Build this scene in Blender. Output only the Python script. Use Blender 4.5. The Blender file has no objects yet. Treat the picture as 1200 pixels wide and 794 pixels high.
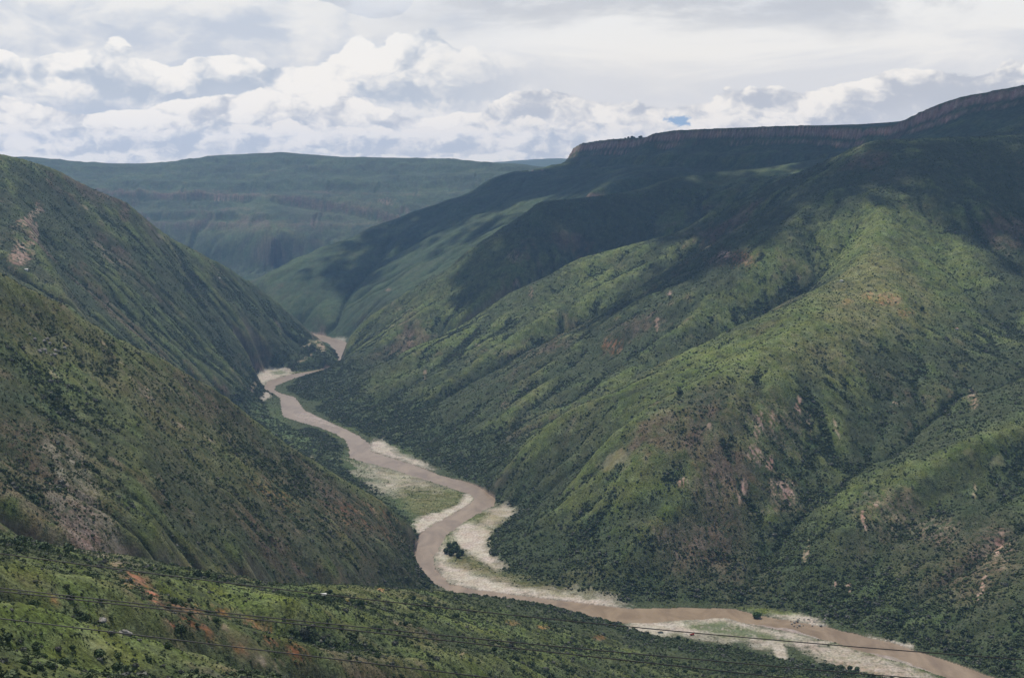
import bpy, math, random
import numpy as np
from mathutils import Vector
rng = np.random.default_rng(7); random.seed(7)
scene = bpy.context.scene
COL = scene.collection
FAST = False

# ------------------------------------------------------------------ camera model used to place surveyed points
CAMH = 700.0; FPX = 1667.0; TH = math.atan(185/1667.0); CT, ST = math.cos(TH), math.sin(TH)
def tanv(py):
    dy = (397-py)/FPX
    return (ST-dy*CT)/(CT+dy*ST)
def pt(px, py, D, z=None):
    """surveyed point: bearing px, height from sight angle py at ground distance D (or a given height z)"""
    if z is None: z = CAMH - D*tanv(py)
    X = (px-600)/FPX*(D*CT+(CAMH-z)*ST)
    return (X, D, z)
def gp(px, py, z=0.0):
    D = (CAMH-z)/tanv(py)
    return pt(px, py, D, z)

# ------------------------------------------------------------------ noise
def _h(ix, iy, s):
    n = (ix.astype(np.int64)*374761393 + iy.astype(np.int64)*668265263 + s*982451653) & 0xffffffff
    n = ((n ^ (n >> 13))*1274126177) & 0xffffffff
    n = ((n ^ (n >> 15))*2246822519) & 0xffffffff
    return ((n ^ (n >> 16)) & 0xffff).astype(np.float32)*np.float32(2*math.pi/65536)
def perlin(x, y, s=0):
    x = np.asarray(x, np.float32); y = np.asarray(y, np.float32)
    x0 = np.floor(x); y0 = np.floor(y); fx = x-x0; fy = y-y0
    ix = x0.astype(np.int32); iy = y0.astype(np.int32)
    u = fx*fx*fx*(fx*(fx*6-15)+10); v = fy*fy*fy*(fy*(fy*6-15)+10)
    def g(dx, dy):
        a = _h(ix+dx, iy+dy, s)
        return np.cos(a)*(fx-dx)+np.sin(a)*(fy-dy)
    a = g(0,0); b = g(1,0); c = g(0,1); d = g(1,1)
    return ((a+(b-a)*u)*(1-v)+(c+(d-c)*u)*v)*1.5
def fbm(x, y, wl, octv, s=0, gain=.5, ridge=False):
    r = 0; a = 1; t = 0
    for k in range(octv):
        n = perlin(x/wl+k*17.3, y/wl-k*9.1, s+k)
        if ridge: n = 1-2*np.abs(n)
        r = r+a*n; t += a; a *= gain; wl /= 2.03
    return r/t

# ------------------------------------------------------------------ survey of ridges (R), gullies (G)
R = []; G = []
def line(L, *pts, into=None):
    P = [pt(*p) if len(p) != 2 else gp(*p) for p in pts]
    L.append(np.array(P))
# foreground spur
line(R,(-500,540,560),(-200,585,700),(0,640,900),(150,671,1050),(300,690,1250),(400,685,1400),(500,692,1650),(590,702,1950),(650,712,2130))
line(R,(-300,640,480),(0,690,650),(100,725,690),(200,752,740),(290,790,760),(330,830,760))
line(G,(-250,0,560,510),(0,0,740,468),(100,0,770,435),(200,0,830,400),(300,0,900,350),(400,0,960,312),(520,0,1080,250),(700,0,1400,160),(860,0,1700,75),(990,0,1880,25))
line(R,(-100,650,740),(0,664,800),(130,680,860),(200,712,920),(300,742,960),(400,765,1020),(480,775,1150),(600,772,1400),(700,762,1700),(800,757,1930),(860,758,2000))
line(R,(330,700,1150),(420,715,1280),(560,735,1500),(680,742,1800),(740,740,2020))
line(G,(300,0,1090,330),(420,0,1180,305),(520,0,1300,262),(620,0,1500,190),(720,0,1800,95),(780,0,2020,30))
line(R,(0,794,600),(300,800,740),(500,796,980),(700,794,1330),(900,792,1640),(1030,794,1840))
# hill under the camera
R.append(np.array([(-400,-300,720),(0,-200,708),(300,-200,700.)])); R.append(np.array([(-60,-14,700),(0,-8,698.),(60,-14,698)]))
R.append(np.array([(-260,60,650),(-80,50,640),(0,50,634.),(80,50,632),(260,60,620)]))
R.append(np.array([(-300,150,600),(-60,150,585),(80,150,575.),(260,150,540)]))
R.append(np.array([(-300,300,565),(-100,300,545),(100,300,520),(260,300,480.)]))
R.append(np.array([(-300,480,535),(-120,480,515),(80,480,485.),(240,480,440),(420,480,380)]))
R.append(np.array([(240,480,440),(260,700,380.),(300,1000,300)]))
R.append(np.array([(500,300,420),(600,700,340),(650,1200,200.),(660,1600,90)]))
R.append(np.array([(-900,300,700),(-1000,800,650),(-1050,1300,620.)]))
R.append(np.array([(1200,300,480),(1200,900,330),(1150,1400,160.)]))
# B : near left hillside
line(R,(-400,170,1750),(-150,245,1850),(0,320,2000),(60,349,2070),(130,393,2180),(200,425,2300),(260,461,2400),(300,493,2450),(340,524,2520),(400,560,2580),(450,589,2650),(482,612,2700),(490,640,2600))
line(G,(-200,560,1100),(0,628,1300),(130,666,1430),(300,700,1720),(400,705,1990),(470,700,2250),(504,692,2385))
line(R,(130,393,2180),(150,470,1980),(160,560,1720),(170,630,1560))
line(R,(300,493,2450),(330,560,2300),(370,630,2110),(400,672,2010))
line(R,(400,560,2580),(430,610,2450),(460,650,2350))
line(G,(230,470,2250),(250,560,1990),(290,640,1790))
line(G,(350,560,2440),(400,625,2230),(430,675,2120))
line(G,(60,390,2020),(90,500,1780),(115,600,1520),(140,664,1440))
# gully between B and C (hidden), terraces
line(G,(-200,0,2700,560),(0,0,2950,445),(100,0,3350,290),(200,0,3800,120),(280,0,4150,25),(325,0,4500,6))
line(G,(340,555,2900) if 0 else (420,0,3000,10),(370,0,3200,12),(330,0,3500,14),(300,0,3900,14),(310,0,4300,10))
line(G,(470,0,2800,5),(440,0,3050,5),(425,0,3400,6),(400,0,3700,6),(360,0,3950,8),(335,0,4200,8))
# C : left far mountain
line(R,(-400,165,4000),(-200,168,4200),(0,180,4500),(60,196,4700),(110,222,4900),(150,238,5000),(165,252,5060),(200,279,5300),(260,310,5600),(300,335,5800),(340,373,5950),(372,398,6000),(385,408,5950))
line(R,(60,196,4700),(90,260,4550),(140,330,4250),(200,400,4200),(260,440,4350))
line(R,(0,180,4500),(20,240,4200),(50,300,3900),(90,370,3600))
line(R,(200,279,5300),(240,350,5050),(290,410,4900),(305,440,4800))
line(R,(300,335,5800),(325,385,5500),(350,425,5300))
line(G,(150,260,4850),(180,330,4600),(235,400,4450),(290,452,4600))
line(G,(260,325,5400),(285,380,5200),(325,432,5080))
line(G,(40,230,4400),(60,300,4120),(110,380,3800),(170,425,3850))
line(R,(340,412,5620),(355,406,5640),(372,396,5660),(380,404,5600),(386,414,5500))
line(R,(335,425,5300),(355,418,5320),(378,416,5330),(392,424,5280))
line(G,(340,418,5480),(375,411,5480,None) if 0 else (372,0,5480,12))
line(G,(385,0,6300,6),(350,0,6500,7),(300,0,6800,8),(255,0,7200,10),(215,0,7700,14),(215,0,8200,20),(250,0,8700,30),(300,0,9100,60))
line(G,(100,0,6600,200),(200,0,7200,60)); line(G,(0,0,6800,330),(100,0,8000,150),(190,0,8300,40))
# far left plateau D
line(R,(-200,186,11500),(0,186,11800),(30,183,11800),(80,190,11900),(140,193,12000),(210,190,12000),(250,182,12000),(330,178,12000),(400,184,12000),(520,186,12000),(600,193,11800),(645,199,11500))
line(R,(-200,0,13400,760),(300,0,13400,780),(640,0,13400,700))
for q in (0, 1):
    line(R,*[(px, py+9*q, D-50*q) for px, py, D in ((100,222,10500),(180,229,10500),(260,229,10600),(340,233,10500),(400,243,10300),(440,252,10100),(490,262,9900))])
line(R,(190,190,12000),(200,215,11000)); line(R,(430,200,11600),(450,222,10800),(480,245,10200)); 
line(G,(60,0,9000,230),(150,0,9300,160),(250,0,9500,100),(320,0,9300,80),(400,0,9100,110),(520,0,9000,160),(640,0,9400,260),(760,0,10000,350))
line(G,(300,200,11500),(310,240,10300),(320,285,9300))
# F ridge and mesa
RIM = [(665,186,8600),(670,173,8560),(676,168,8500),(700,165,8350),(730,162,8100),(757,161,7950),(762,157,7900),(785,153,7750),(850,150,7250),(905,148,6950),(950,147,6750),(1000,149,6500),(1045,147,6300),(1062,139,6220),(1075,132,6180),(1100,122,6100),(1130,112,6050),(1160,108,6000),(1200,99,5900),(1300,85,5700),(1450,80,5400)]
def rimline(off, drop):
    P = []
    A = np.array([pt(*p) for p in RIM])
    n = len(A); out = []
    for i in range(n-1):
        k = max(2, int(np.hypot(*(A[i+1]-A[i])[:2])/15))
        for j in range(k): out.append(A[i]+(A[i+1]-A[i])*j/k)
    out = np.array(out+[A[-1]])
    s = np.arange(len(out))*15.0
    w = 26*perlin(s/260., s*0+3., 5)+13*perlin(s/95., s*0+8., 6)+(off > 40)*14*perlin(s/400.+off, s*0+5., 7)
    T = np.gradient(out[:, :2], axis=0); T /= np.linalg.norm(T, axis=1)[:, None]
    N = np.stack([T[:, 1], -T[:, 0]], 1)      # pointing towards the canyon
    N *= np.sign((N*np.array([-.55,-.8])).sum(1))[:, None]
    out[:, :2] += N*(off+w[:, None])
    dr = drop*(1+.25*perlin(s/220., s*0+1., 9)) + 0*w
    out[:, 2] -= dr
    return out
R.append(rimline(0, 0)); R.append(rimline(-60, -1)); R.append(rimline(-260, -6)); G.append(rimline(16, 56)); R.append(rimline(36, 60)); G.append(rimline(52, 96)); R.append(rimline(120, 118)); R.append(rimline(300, 205))
R.append(np.array([(700,9800,900),(2200,9800,960.),(4200,9000,1100)])); R.append(np.array([(1500,12500,850),(4200,12500,1000.)]))
R.append(np.array([(3200,7400,1080),(4400,7400,1150.)]))
line(R,(665,190,8550),(640,193,8450),(620,199,8400),(600,204,8300),(570,213,8200),(540,230,8100),(480,250,7900),(420,274,7700),(360,300,7500),(310,322,7250),(318,345,6950),(335,375,6600),(352,392,6450))
line(R,(640,193,8400),(610,225,7700),(560,262,7100),(500,312,6600),(450,352,6300))
line(R,(480,250,7850),(450,300,7300),(410,345,6800),(395,380,6450))
line(G,(560,232,7850),(510,282,7200),(455,335,6600),(420,372,6350))
line(G,(400,300,7300),(380,345,6800),(380,385,6400))
line(R,(800,192,7000),(745,207,6700),(690,222,6500))
line(G,(980,0,6100,700),(860,0,6400,620),(780,0,6450,570),(700,0,6450,540),(600,0,6350,410),(540,0,6250,300),(480,0,6080,175),(440,0,5930,80),(410,0,5830,12))
# G1
line(R,(1040,178,5950),(960,186,6000),(900,196,6000),(850,200,6000),(790,208,5950),(760,222,5900),(700,230,5850),(632,235,5800),(602,261,5750),(551,291,5700),(524,318,5650),(481,339,5600),(430,372,5550),(409,394,5500),(400,420,5400))
line(R,(632,235,5800),(620,290,5500),(590,330,5330),(540,372,5150))
line(G,(1050,0,5500,800),(973,0,5400,700),(900,0,5450,560),(791,0,5450,400),(688,0,5400,290),(600,0,5250,180),(539,0,5100,110),(470,0,4950,50),(400,0,4880,15),(350,0,4860,3))
line(G,(560,300,5600),(530,345,5380),(470,385,5200),(430,420,5060)) 
# G2 / main mountain
line(R,(1320,150,4900),(1200,158,4800),(1130,160,4750),(1052,163,4700),(1021,165,4750),(1003,173,4800),(973,187,4900),(940,201,4950),(900,217,5000),(870,234,5030),(840,247,5050),(791,274,5050),(745,285,5000),(688,300,4950),(667,307,4930),(646,322,4900),(600,342,4850),(539,387,4700),(491,410,4550),(440,440,4480),(400,465,4450),(365,480,4440))
line(R,(745,285,5000),(700,330,4750),(640,370,4500),(580,410,4330),(520,450,4170),(470,490,4010))
line(R,(600,342,4850),(560,395,4550),(500,440,4380),(440,476,4250))
line(G,(650,350,4750) ,(600,385,4500),(530,430,4310),(450,485,4110))
line(R,(940,201,4950),(900,250,4550),(840,285,4450),(790,312,4350),(740,350,4200),(700,378,4100),(640,420,3950),(570,470,3850),(500,522,3730))
line(R,(700,378,4100),(690,430,3830),(640,470,3700),(590,515,3560),(545,545,3440))
line(G,(900,0,4720,590),(840,0,4760,470),(745,0,4600,310),(690,0,4480,245),(600,0,4280,150),(530,0,4130,75),(440,0,4010,8))
line(G,(1000,0,4050,520),(960,0,3950,420),(927,0,3880,350),(836,0,3700,245),(760,0,3600,185),(700,0,3520,140),(640,0,3430,90),(585,0,3370,40),(540,0,3380,5))
line(R,(1000,173,4790),(960,225,4400),(925,265,4180),(880,300,4060),(840,340,3950),(800,385,3780))
# G3 bright ridge
line(R,(1052,163,4700),(1047,200,4400),(1035,240,4150),(1014,303,3750),(996,320,3680),(966,335,3600),(927,357,3500),(881,377,3360),(836,408,3250),(791,429,3180),(760,441,3150),(730,456,3150),(700,465,3150),(663,481,3140),(627,511,3150),(593,548,3130),(570,568,3180))
line(R,(960,340,3520),(951,375,3200),(893,405,3050),(863,423,2980),(821,444,2900),(760,478,2800),(730,499,2750),(690,540,2700),(650,590,2710),(615,618,2780))
line(G,(880,0,3230,332),(800,0,3030,238),(740,0,2920,175),(690,0,2870,120),(640,0,2860,55),(603,0,2930,6))
line(R,(893,405,3050),(860,470,2790),(820,540,2620),(770,610,2480),(720,660,2400),(690,682,2390))
line(R,(951,375,3200),(955,450,2950),(935,520,2750),(900,600,2550),(850,660,2430),(800,698,2330))
line(G,(790,480,2760),(750,540,2630),(705,600,2560),(665,650,2500))
line(G,(910,450,2890),(875,540,2660),(820,620,2480),(760,690,2360))
line(G,(1000,0,3080,310),(990,0,2900,232),(975,0,2750,165),(950,0,2600,100),(905,0,2450,45),(870,0,2340,6))
line(R,(1014,303,3750),(1040,325,3620),(1060,350,3480),(1070,400,3260),(1060,450,3060),(1030,510,2850),(1000,560,2700))
line(R,(1035,240,4150),(1090,290,3950),(1120,330,3750),(1160,370,3560),(1210,405,3400))
line(G,(1040,290,3850),(1070,340,3650),(1093,398,3350),(1107,425,3220),(1118,470,3030),(1060,0,2800,180),(1005,0,2680,135),(960,0,2560,95),(930,0,2420,48),(903,708,2295))
line(R,(1130,160,4750),(1135,205,4350),(1120,250,4100))
line(G,(1190,180,4600),(1180,250,4150),(1150,290,4000),(1190,340,3700),(1260,380,3600))
line(R,(1320,250,4200),(1250,330,3800),(1200,440,3150),(1150,460,3050))
line(R,(1400,420,2900),(1200,500,2750),(1140,515,2700),(1090,545,2640),(1040,575,2570),(1000,610,2480),(960,660,2370),(935,700,2300))
line(G,(1350,480,2780),(1200,545,2690),(1100,592,2550),(1040,642,2420),(985,698,2275))
line(R,(1400,500,2600),(1200,567,2620),(1133,620,2440),(1077,663,2330),(1015,698,2255))
line(G,(1300,590,2480),(1200,620,2420),(1120,670,2290),(1060,710,2210))
line(R,(1450,560,2300),(1300,630,2250),(1200,680,2180),(1140,725,2110),(1100,750,2080))
R.append(np.array([(1300,2200,330),(1900,2500,480.),(2400,3400,700),(2600,4400,900)]))
R.append(np.array([(3500,2500,900),(3800,4000,1050.),(3900,5500,1100)]))
R.append(np.array([(-2600,2500,850),(-3000,3600,900.),(-3200,5500,950),(-3600,8000,700)]))
R.append(np.array([(-4500,9000,600),(-4600,12000,850.)]))

# ------------------------------------------------------------------ river
RB = [(1420,888),(1300,842),(1230,816),(1165,794),(1105,772),(1040,752),(975,736),(930,727),(890,721),(860,713),(800,712),(740,713),(715,710),(633,701),(560,691),(527,685),(510,667),(508,653),(523,627),(547,610),(567,598),(580,592),(582,585),(567,573),(553,566),(533,561),(513,556),(497,549),(473,541),(457,536),(435,529),(433,520),(420,510),(403,502),(385,494),(370,487),(356,480),(350,471),(345,465),(330,461),(321,457),(323,452),(337,446),(352,441),(375,436),(398,430),(402,421),(408,409),(406,401),(380,393),(350,388)]
LB = [(330,389),(365,397),(384,402),(392,410),(396,420),(395,427),(375,433),(345,438),(328,442),(313,447),(309,457),(320,461),(328,466),(330,480),(332,488),(350,494),(375,501),(393,508),(405,515),(409,525),(410,537),(460,550),(497,562),(523,570),(547,578),(557,583),(550,591),(533,601),(510,613),(490,627),(486,640),(484,653),(492,667),(508,684),(540,697),(600,703),(640,708),(670,715),(700,726),(725,730),(760,730),(800,727),(850,724),(878,731),(930,741),(970,751),(1010,763),(1060,778),(1110,794),(1180,830),(1330,900)]
RIV = np.array([gp(*p) for p in RB+LB])
def inpoly(x, y, P):
    x = np.asarray(x); y = np.asarray(y)
    r = np.zeros(x.shape, bool)
    m = (x > P[:,0].min()) & (x < P[:,0].max()) & (y > P[:,1].min()) & (y < P[:,1].max())
    xs = x[m]; ys = y[m]; rr = np.zeros(xs.shape, bool)
    for i in range(len(P)):
        x1, y1 = P[i-1][:2]; x2, y2 = P[i][:2]
        if y1 == y2: continue
        c = ((y1 > ys) != (y2 > ys)) & (xs < (x2-x1)*(ys-y1)/(y2-y1)+x1)
        rr ^= c
    r[m] = rr
    return r

FLATP = [np.array([gp(*p) for p in q]) for q in (
 [(408,530),(497,562),(557,583),(533,601),(490,627),(478,600),(450,575),(420,560),(405,545)],
 [(523,627),(547,610),(580,592),(606,594),(604,608),(578,627),(576,655),(600,676),(640,688),(700,697),(745,714),(633,703),(527,687),(508,652)],
 [(433,520),(447,514),(457,522),(492,539),(513,554),(473,541)],
 [(862,711),(900,713),(945,720),(976,737),(930,728)],[(1010,744),(1072,756),(1068,763),(1014,750)],
 [(728,731),(800,725),(878,731),(970,751),(1010,763),(1110,796),(1060,802),(960,777),(905,772),(800,752),(745,745)],
 [(300,440),(313,434),(328,434),(345,437),(313,449),(309,457),(300,450)],[(384,397),(407,397),(405,402),(384,402)],
 [(305,470),(320,462),(330,480),(332,488),(360,500),(350,505),(320,490)])]
# ------------------------------------------------------------------ height grid
DX = 12.0; X0, X1, Y0, Y1 = -4800., 4800., -360., 13800.
def raster(L, dx, H, M, nx, ny):
    acc = np.zeros(nx*ny); cnt = np.zeros(nx*ny)
    for A in L:
        for i in range(len(A)-1):
            k = max(2, int(np.hypot(*(A[i+1]-A[i])[:2])/(dx*.4)))
            t = np.linspace(0, 1, k+1)[:, None]; P = A[i]+(A[i+1]-A[i])*t
            ix = np.round((P[:,0]-X0)/dx).astype(int); iy = np.round((P[:,1]-Y0)/dx).astype(int)
            ok = (ix >= 0) & (ix < nx) & (iy >= 0) & (iy < ny); id_ = iy[ok]*nx+ix[ok]
            np.add.at(acc, id_, P[ok,2]); np.add.at(cnt, id_, 1)
    m = cnt > 0
    H.ravel()[m] = (acc[m]/cnt[m]); M.ravel()[m] = True
def solve():
    H = None
    for dx in (384., 192., 96., 48., 24., 12.):
        nx = int((X1-X0)/dx)+1; ny = int((Y1-Y0)/dx)+1
        gx, gy = np.meshgrid(X0+np.arange(nx)*dx, Y0+np.arange(ny)*dx)
        C = np.zeros((ny,nx)); M = np.zeros((ny,nx), bool)
        raster(G, dx, C, M, nx, ny); raster(R, dx, C, M, nx, ny)
        if dx < 60:
            for q in FLATP:
                fl = inpoly(gx, gy, q); C[fl] = 1.8; M[fl] = True
            rv = inpoly(gx, gy, RIV); C[rv] = -1.5; M[rv] = True
        else:
            raster([RIV*np.array([1,1,0])], dx, C, M, nx, ny)
        if H is None: H = np.full((ny,nx), C[M].mean())
        else: H = sample(H, pdx, gx, gy)
        H[M] = C[M]
        for it in range({384.:600, 192.:300, 96.:200, 48.:150, 24.:120, 12.:60}[dx]):
            Pd = np.pad(H, 1, mode='edge')
            A = .25*(Pd[:-2,1:-1]+Pd[2:,1:-1]+Pd[1:-1,:-2]+Pd[1:-1,2:])
            H = np.where(M, C, A)
        pdx = dx
    return H, M, gx, gy, rv
def sample(H, dx, x, y):
    fx = np.clip((x-X0)/dx, 0, H.shape[1]-1.001); fy = np.clip((y-Y0)/dx, 0, H.shape[0]-1.001)
    ix = fx.astype(np.int32); iy = fy.astype(np.int32); u = fx-ix; v = fy-iy
    return (H[iy,ix]*(1-u)+H[iy,ix+1]*u)*(1-v)+(H[iy+1,ix]*(1-u)+H[iy+1,ix+1]*u)*v
def sample3(H, dx, x, y):
    """smooth (quadratic b-spline like) sampling"""
    s = .5*dx
    return .25*(sample(H,dx,x-s*.7,y-s*.7)+sample(H,dx,x+s*.7,y-s*.7)+sample(H,dx,x-s*.7,y+s*.7)+sample(H,dx,x+s*.7,y+s*.7))
H, CM, gx, gy, rv = solve()
ny, nx = H.shape
H0 = H.copy()
def blur(A, n):
    for _ in range(n):
        P = np.pad(A, 1, mode='edge'); A = (P[:-2,1:-1]+P[2:,1:-1]+P[1:-1,:-2]+P[1:-1,2:]+4*A)/8
    return A
gyy, gxx = np.gradient(blur(H,3), DX); SL0 = np.hypot(gxx, gyy)
hi = np.clip((H-25)/80, 0, 1)
far = np.clip((gy-1500)/1500, .35, 1)*np.clip((gy-250)/600, .1, 1)
rough = hi*far*np.clip(SL0/.35, .15, 1.2)
flat = np.clip((H-3)/14, 0, 1)
_m = np.zeros((ny,nx), bool); raster(R, DX, np.zeros((ny,nx)), _m, nx, ny)
RW0 = np.clip(blur(_m.astype(float), 10)*6, 0, 1)
wxn = gx+70*fbm(gx,gy,500,2,15); wyn = gy+70*fbm(gx,gy,500,2,16)
H = H + rough*(1-.75*RW0)*(23*fbm(wxn, wyn, 330, 3, 11, ridge=True)+7*fbm(gx, gy, 95, 3, 21))
H[rv] = -1.5
# ---- stream-power erosion of the slopes
def erode(H, dx, its, K, fixed, up_w=0, Href=None):
    ny, nx = H.shape; N = nx*ny
    off = [(-1,0,1.),(1,0,1.),(0,-1,1.),(0,1,1.),(-1,-1,1.414),(-1,1,1.414),(1,-1,1.414),(1,1,1.414)]
    idx = np.arange(N).reshape(ny,nx)
    area = None
    for it in range(its):
        # fill small pits
        for _ in range(25 if it else 60):
            P = np.pad(H, 1, mode='edge'); m = None
            for a, b, d in off:
                q = P[1+a:1+a+ny, 1+b:1+b+nx]
                m = q.copy() if m is None else np.minimum(m, q)
            up = (H <= m) & ~fixed
            H = np.where(up, m+.02, H)
        P = np.pad(H, 1, constant_values=1e9); best = np.zeros((ny,nx)); rc = idx.copy(); ds = np.ones((ny,nx))*dx
        for a, b, d in off:
            s = (H-P[1+a:1+a+ny, 1+b:1+b+nx])/(d*dx)
            m = s > best
            best[m] = s[m]; rc[m] = idx[m]+a*nx+b; ds[m] = d*dx
        rc[fixed] = idx[fixed]
        rc = rc.ravel(); ds = ds.ravel()
        self_ = rc == idx.ravel()
        order = np.argsort(rc, kind='stable'); srt = rc[order]
        start = np.searchsorted(srt, np.arange(N)); end = np.searchsorted(srt, np.arange(N), side='right')
        fr = np.nonzero(self_)[0]; levels = []
        first = True
        while len(fr):
            c = end[fr]-start[fr]; tot = c.sum()
            if tot == 0: break
            base = np.repeat(start[fr]-np.concatenate([[0], np.cumsum(c)[:-1]]), c)+np.arange(tot)
            ch = order[base]
            if first: ch = ch[~self_[ch]]; first = False
            levels.append(ch); fr = ch
        area = np.full(N, dx*dx)
        for ch in reversed(levels):
            area += np.bincount(rc[ch], weights=area[ch], minlength=N) if len(ch) > 20000 else 0
            if len(ch) <= 20000: np.add.at(area, rc[ch], area[ch])
        F = K*np.sqrt(area)/ds
        h = H.ravel().copy()
        for ch in levels:
            h[ch] = (h[ch]+F[ch]*h[rc[ch]])/(1+F[ch])
        H = h.reshape(ny,nx)
        if Href is not None: H = H+up_w*(Href-H)
        # talus: hillslope diffusion where steep
        for _ in range(2):
            P = np.pad(H, 1, mode='edge')
            L = (P[:-2,1:-1]+P[2:,1:-1]+P[1:-1,:-2]+P[1:-1,2:]-4*H)
            H = np.where(fixed, H, H+.05*L)
    return H, area.reshape(ny,nx)
cliff = np.zeros((ny,nx), bool)
cl = (SL0 > 1.0) & (gy > 5200) & (H > 600); cliff |= cl
fixed = rv.copy(); fixed[0,:] = fixed[-1,:] = True; fixed[:,0] = fixed[:,-1] = True
RW = np.zeros((ny,nx)); _m = np.zeros((ny,nx), bool); raster(R, DX, RW*0, _m, nx, ny)
RW = np.clip(blur(_m.astype(float), 6)*5, 0, 1)*.35+.015
HN = H.copy()
He, AREA = erode(H, DX, 10, .017, fixed | (H0 < 2.2), RW, H0*.5+HN*.5)
keep = blur(cliff.astype(float), 2)
H = He*(1-keep)+(H0+.0*H)*keep
H = np.where(H0 < 26, np.minimum(H, H0+2+np.clip(H0,0,30)*.3), H)
H[rv] = -1.5
near_r = blur(rv.astype(float), 6)
H = np.where(rv, -1.5, np.maximum(H, .9))
LA = blur(np.log10(AREA/144.), 1)
CURV = blur(H, 6)-blur(H, 2)        # positive in hollows
CURV2 = blur(H, 40)-blur(H, 6)

# ---- second, finer pass of erosion over the canyon
FX0, FX1, FY0, FY1, FD = -3000., 3000., 420., 8600., 6.
def samplef(A, x, y):
    fx = np.clip((x-FX0)/FD, 0, A.shape[1]-1.001); fy = np.clip((y-FY0)/FD, 0, A.shape[0]-1.001)
    ix = fx.astype(np.int32); iy = fy.astype(np.int32); u = fx-ix; v = fy-iy
    return (A[iy,ix]*(1-u)+A[iy,ix+1]*u)*(1-v)+(A[iy+1,ix]*(1-u)+A[iy+1,ix+1]*u)*v
fgx, fgy = np.meshgrid(np.arange(FX0, FX1+1, FD), np.arange(FY0, FY1+1, FD))
gyy, gxx = np.gradient(blur(H,1), DX); SLP = np.hypot(gxx, gyy)
_Hb = np.where(rv, .9, H)
HF0 = sample3(_Hb, DX, fgx, fgy); sf = sample(SLP, DX, fgx, fgy)
lo_ = np.clip((HF0-3)/20, 0, 1)*np.clip(sf/.5, .1, 1.2)*np.clip((fgy-300)/900, .25, 1)
HF = HF0+lo_*(4.2*fbm(fgx+25*fbm(fgx,fgy,120,2,318), fgy, 80, 3, 311, ridge=True)+2.2*fbm(fgx, fgy, 26, 2, 312))
fxf = (HF0 < 2.4); fxf[0] = fxf[-1] = True; fxf[:,0] = fxf[:,-1] = True
HF, AF = erode(HF, FD, 4, .016, fxf, .10, HF)
ed = np.minimum(np.minimum(fgx-FX0, FX1-fgx), np.minimum(fgy-FY0, FY1-fgy)); ed = np.clip(ed/200, 0, 1)
HF = HF0+(HF-HF0)*ed
LAF = blur(np.log10(AF/36.), 1)*ed
CUF = (blur(HF, 8)-blur(HF, 1))*ed
def smooth01_(v, a, b):
    t = np.clip((v-a)/(b-a), 0, 1); return t*t*(3-2*t)
def height(x, y):
    """terrain height with the small-scale relief"""
    z = sample3(H, DX, x, y)
    sl = sample(SLP, DX, x, y)
    lo = np.clip((z-4)/20, 0, 1)
    a = lo*np.clip(sl/.5, .12, 1.3)
    inw = (x > FX0) & (x < FX1) & (y > FY0) & (y < FY1)
    zf = samplef(HF, x, y); z = np.where(inw, zf, z)
    z = z + a*np.where(inw, .25, 1.)*5.5*fbm(x, y, 55, 3, 31, ridge=True)+a*1.3*fbm(x, y, 13, 2, 41)
    fy = smooth01_(y, 8300, 9300)*lo*np.clip(sl/.3, .2, 1.3)*smooth01_(-z, -930, -820)
    z = z + fy*(34*fbm(x+90*fbm(x,y,700,2,47), y, 480, 4, 45, ridge=True)+8)
    tw_ = np.maximum(smooth01_(y, 9000, 9600), smooth01_(y, 5900, 6500)*smooth01_(z, 600, 680)*smooth01_(-z, -850, -800))
    zz_ = z+30*perlin(x/900, y/900, 48)+45*perlin(x/4000, z/170, 49)
    tw_ = tw_*np.where(y > 8800, smooth01_(z, 380, 470)*smooth01_(-z, -840, -760)*smooth01_(perlin(x/1300, y/1300+z/300, 50), -.45, .25), 1.)
    z = z + tw_*13*np.sin(2*np.pi*zz_/112.)*np.clip(sl/.25, 0, 1)
    z = z + (1-lo)*np.clip(z/2, 0, 1)*.5*fbm(x, y, 25, 2, 44)
    return z
gyy, gxx = np.gradient(blur(H,1), DX); SLP = np.hypot(gxx, gyy)
GXX, GYY = gxx, gyy
def raycast(px, py):
    """ground point seen at a bearing and sight angle"""
    t = tanv(py); D = np.arange(350, 12500, 4.)
    z = CAMH-D*t; X = (px-600)/FPX*(D*CT+(CAMH-z)*ST)
    hh = sample3(H, DX, X, D); w = np.nonzero(hh >= z)[0]
    i = w[0] if len(w) else len(D)-1
    return X[i], D[i], hh[i]
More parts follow.
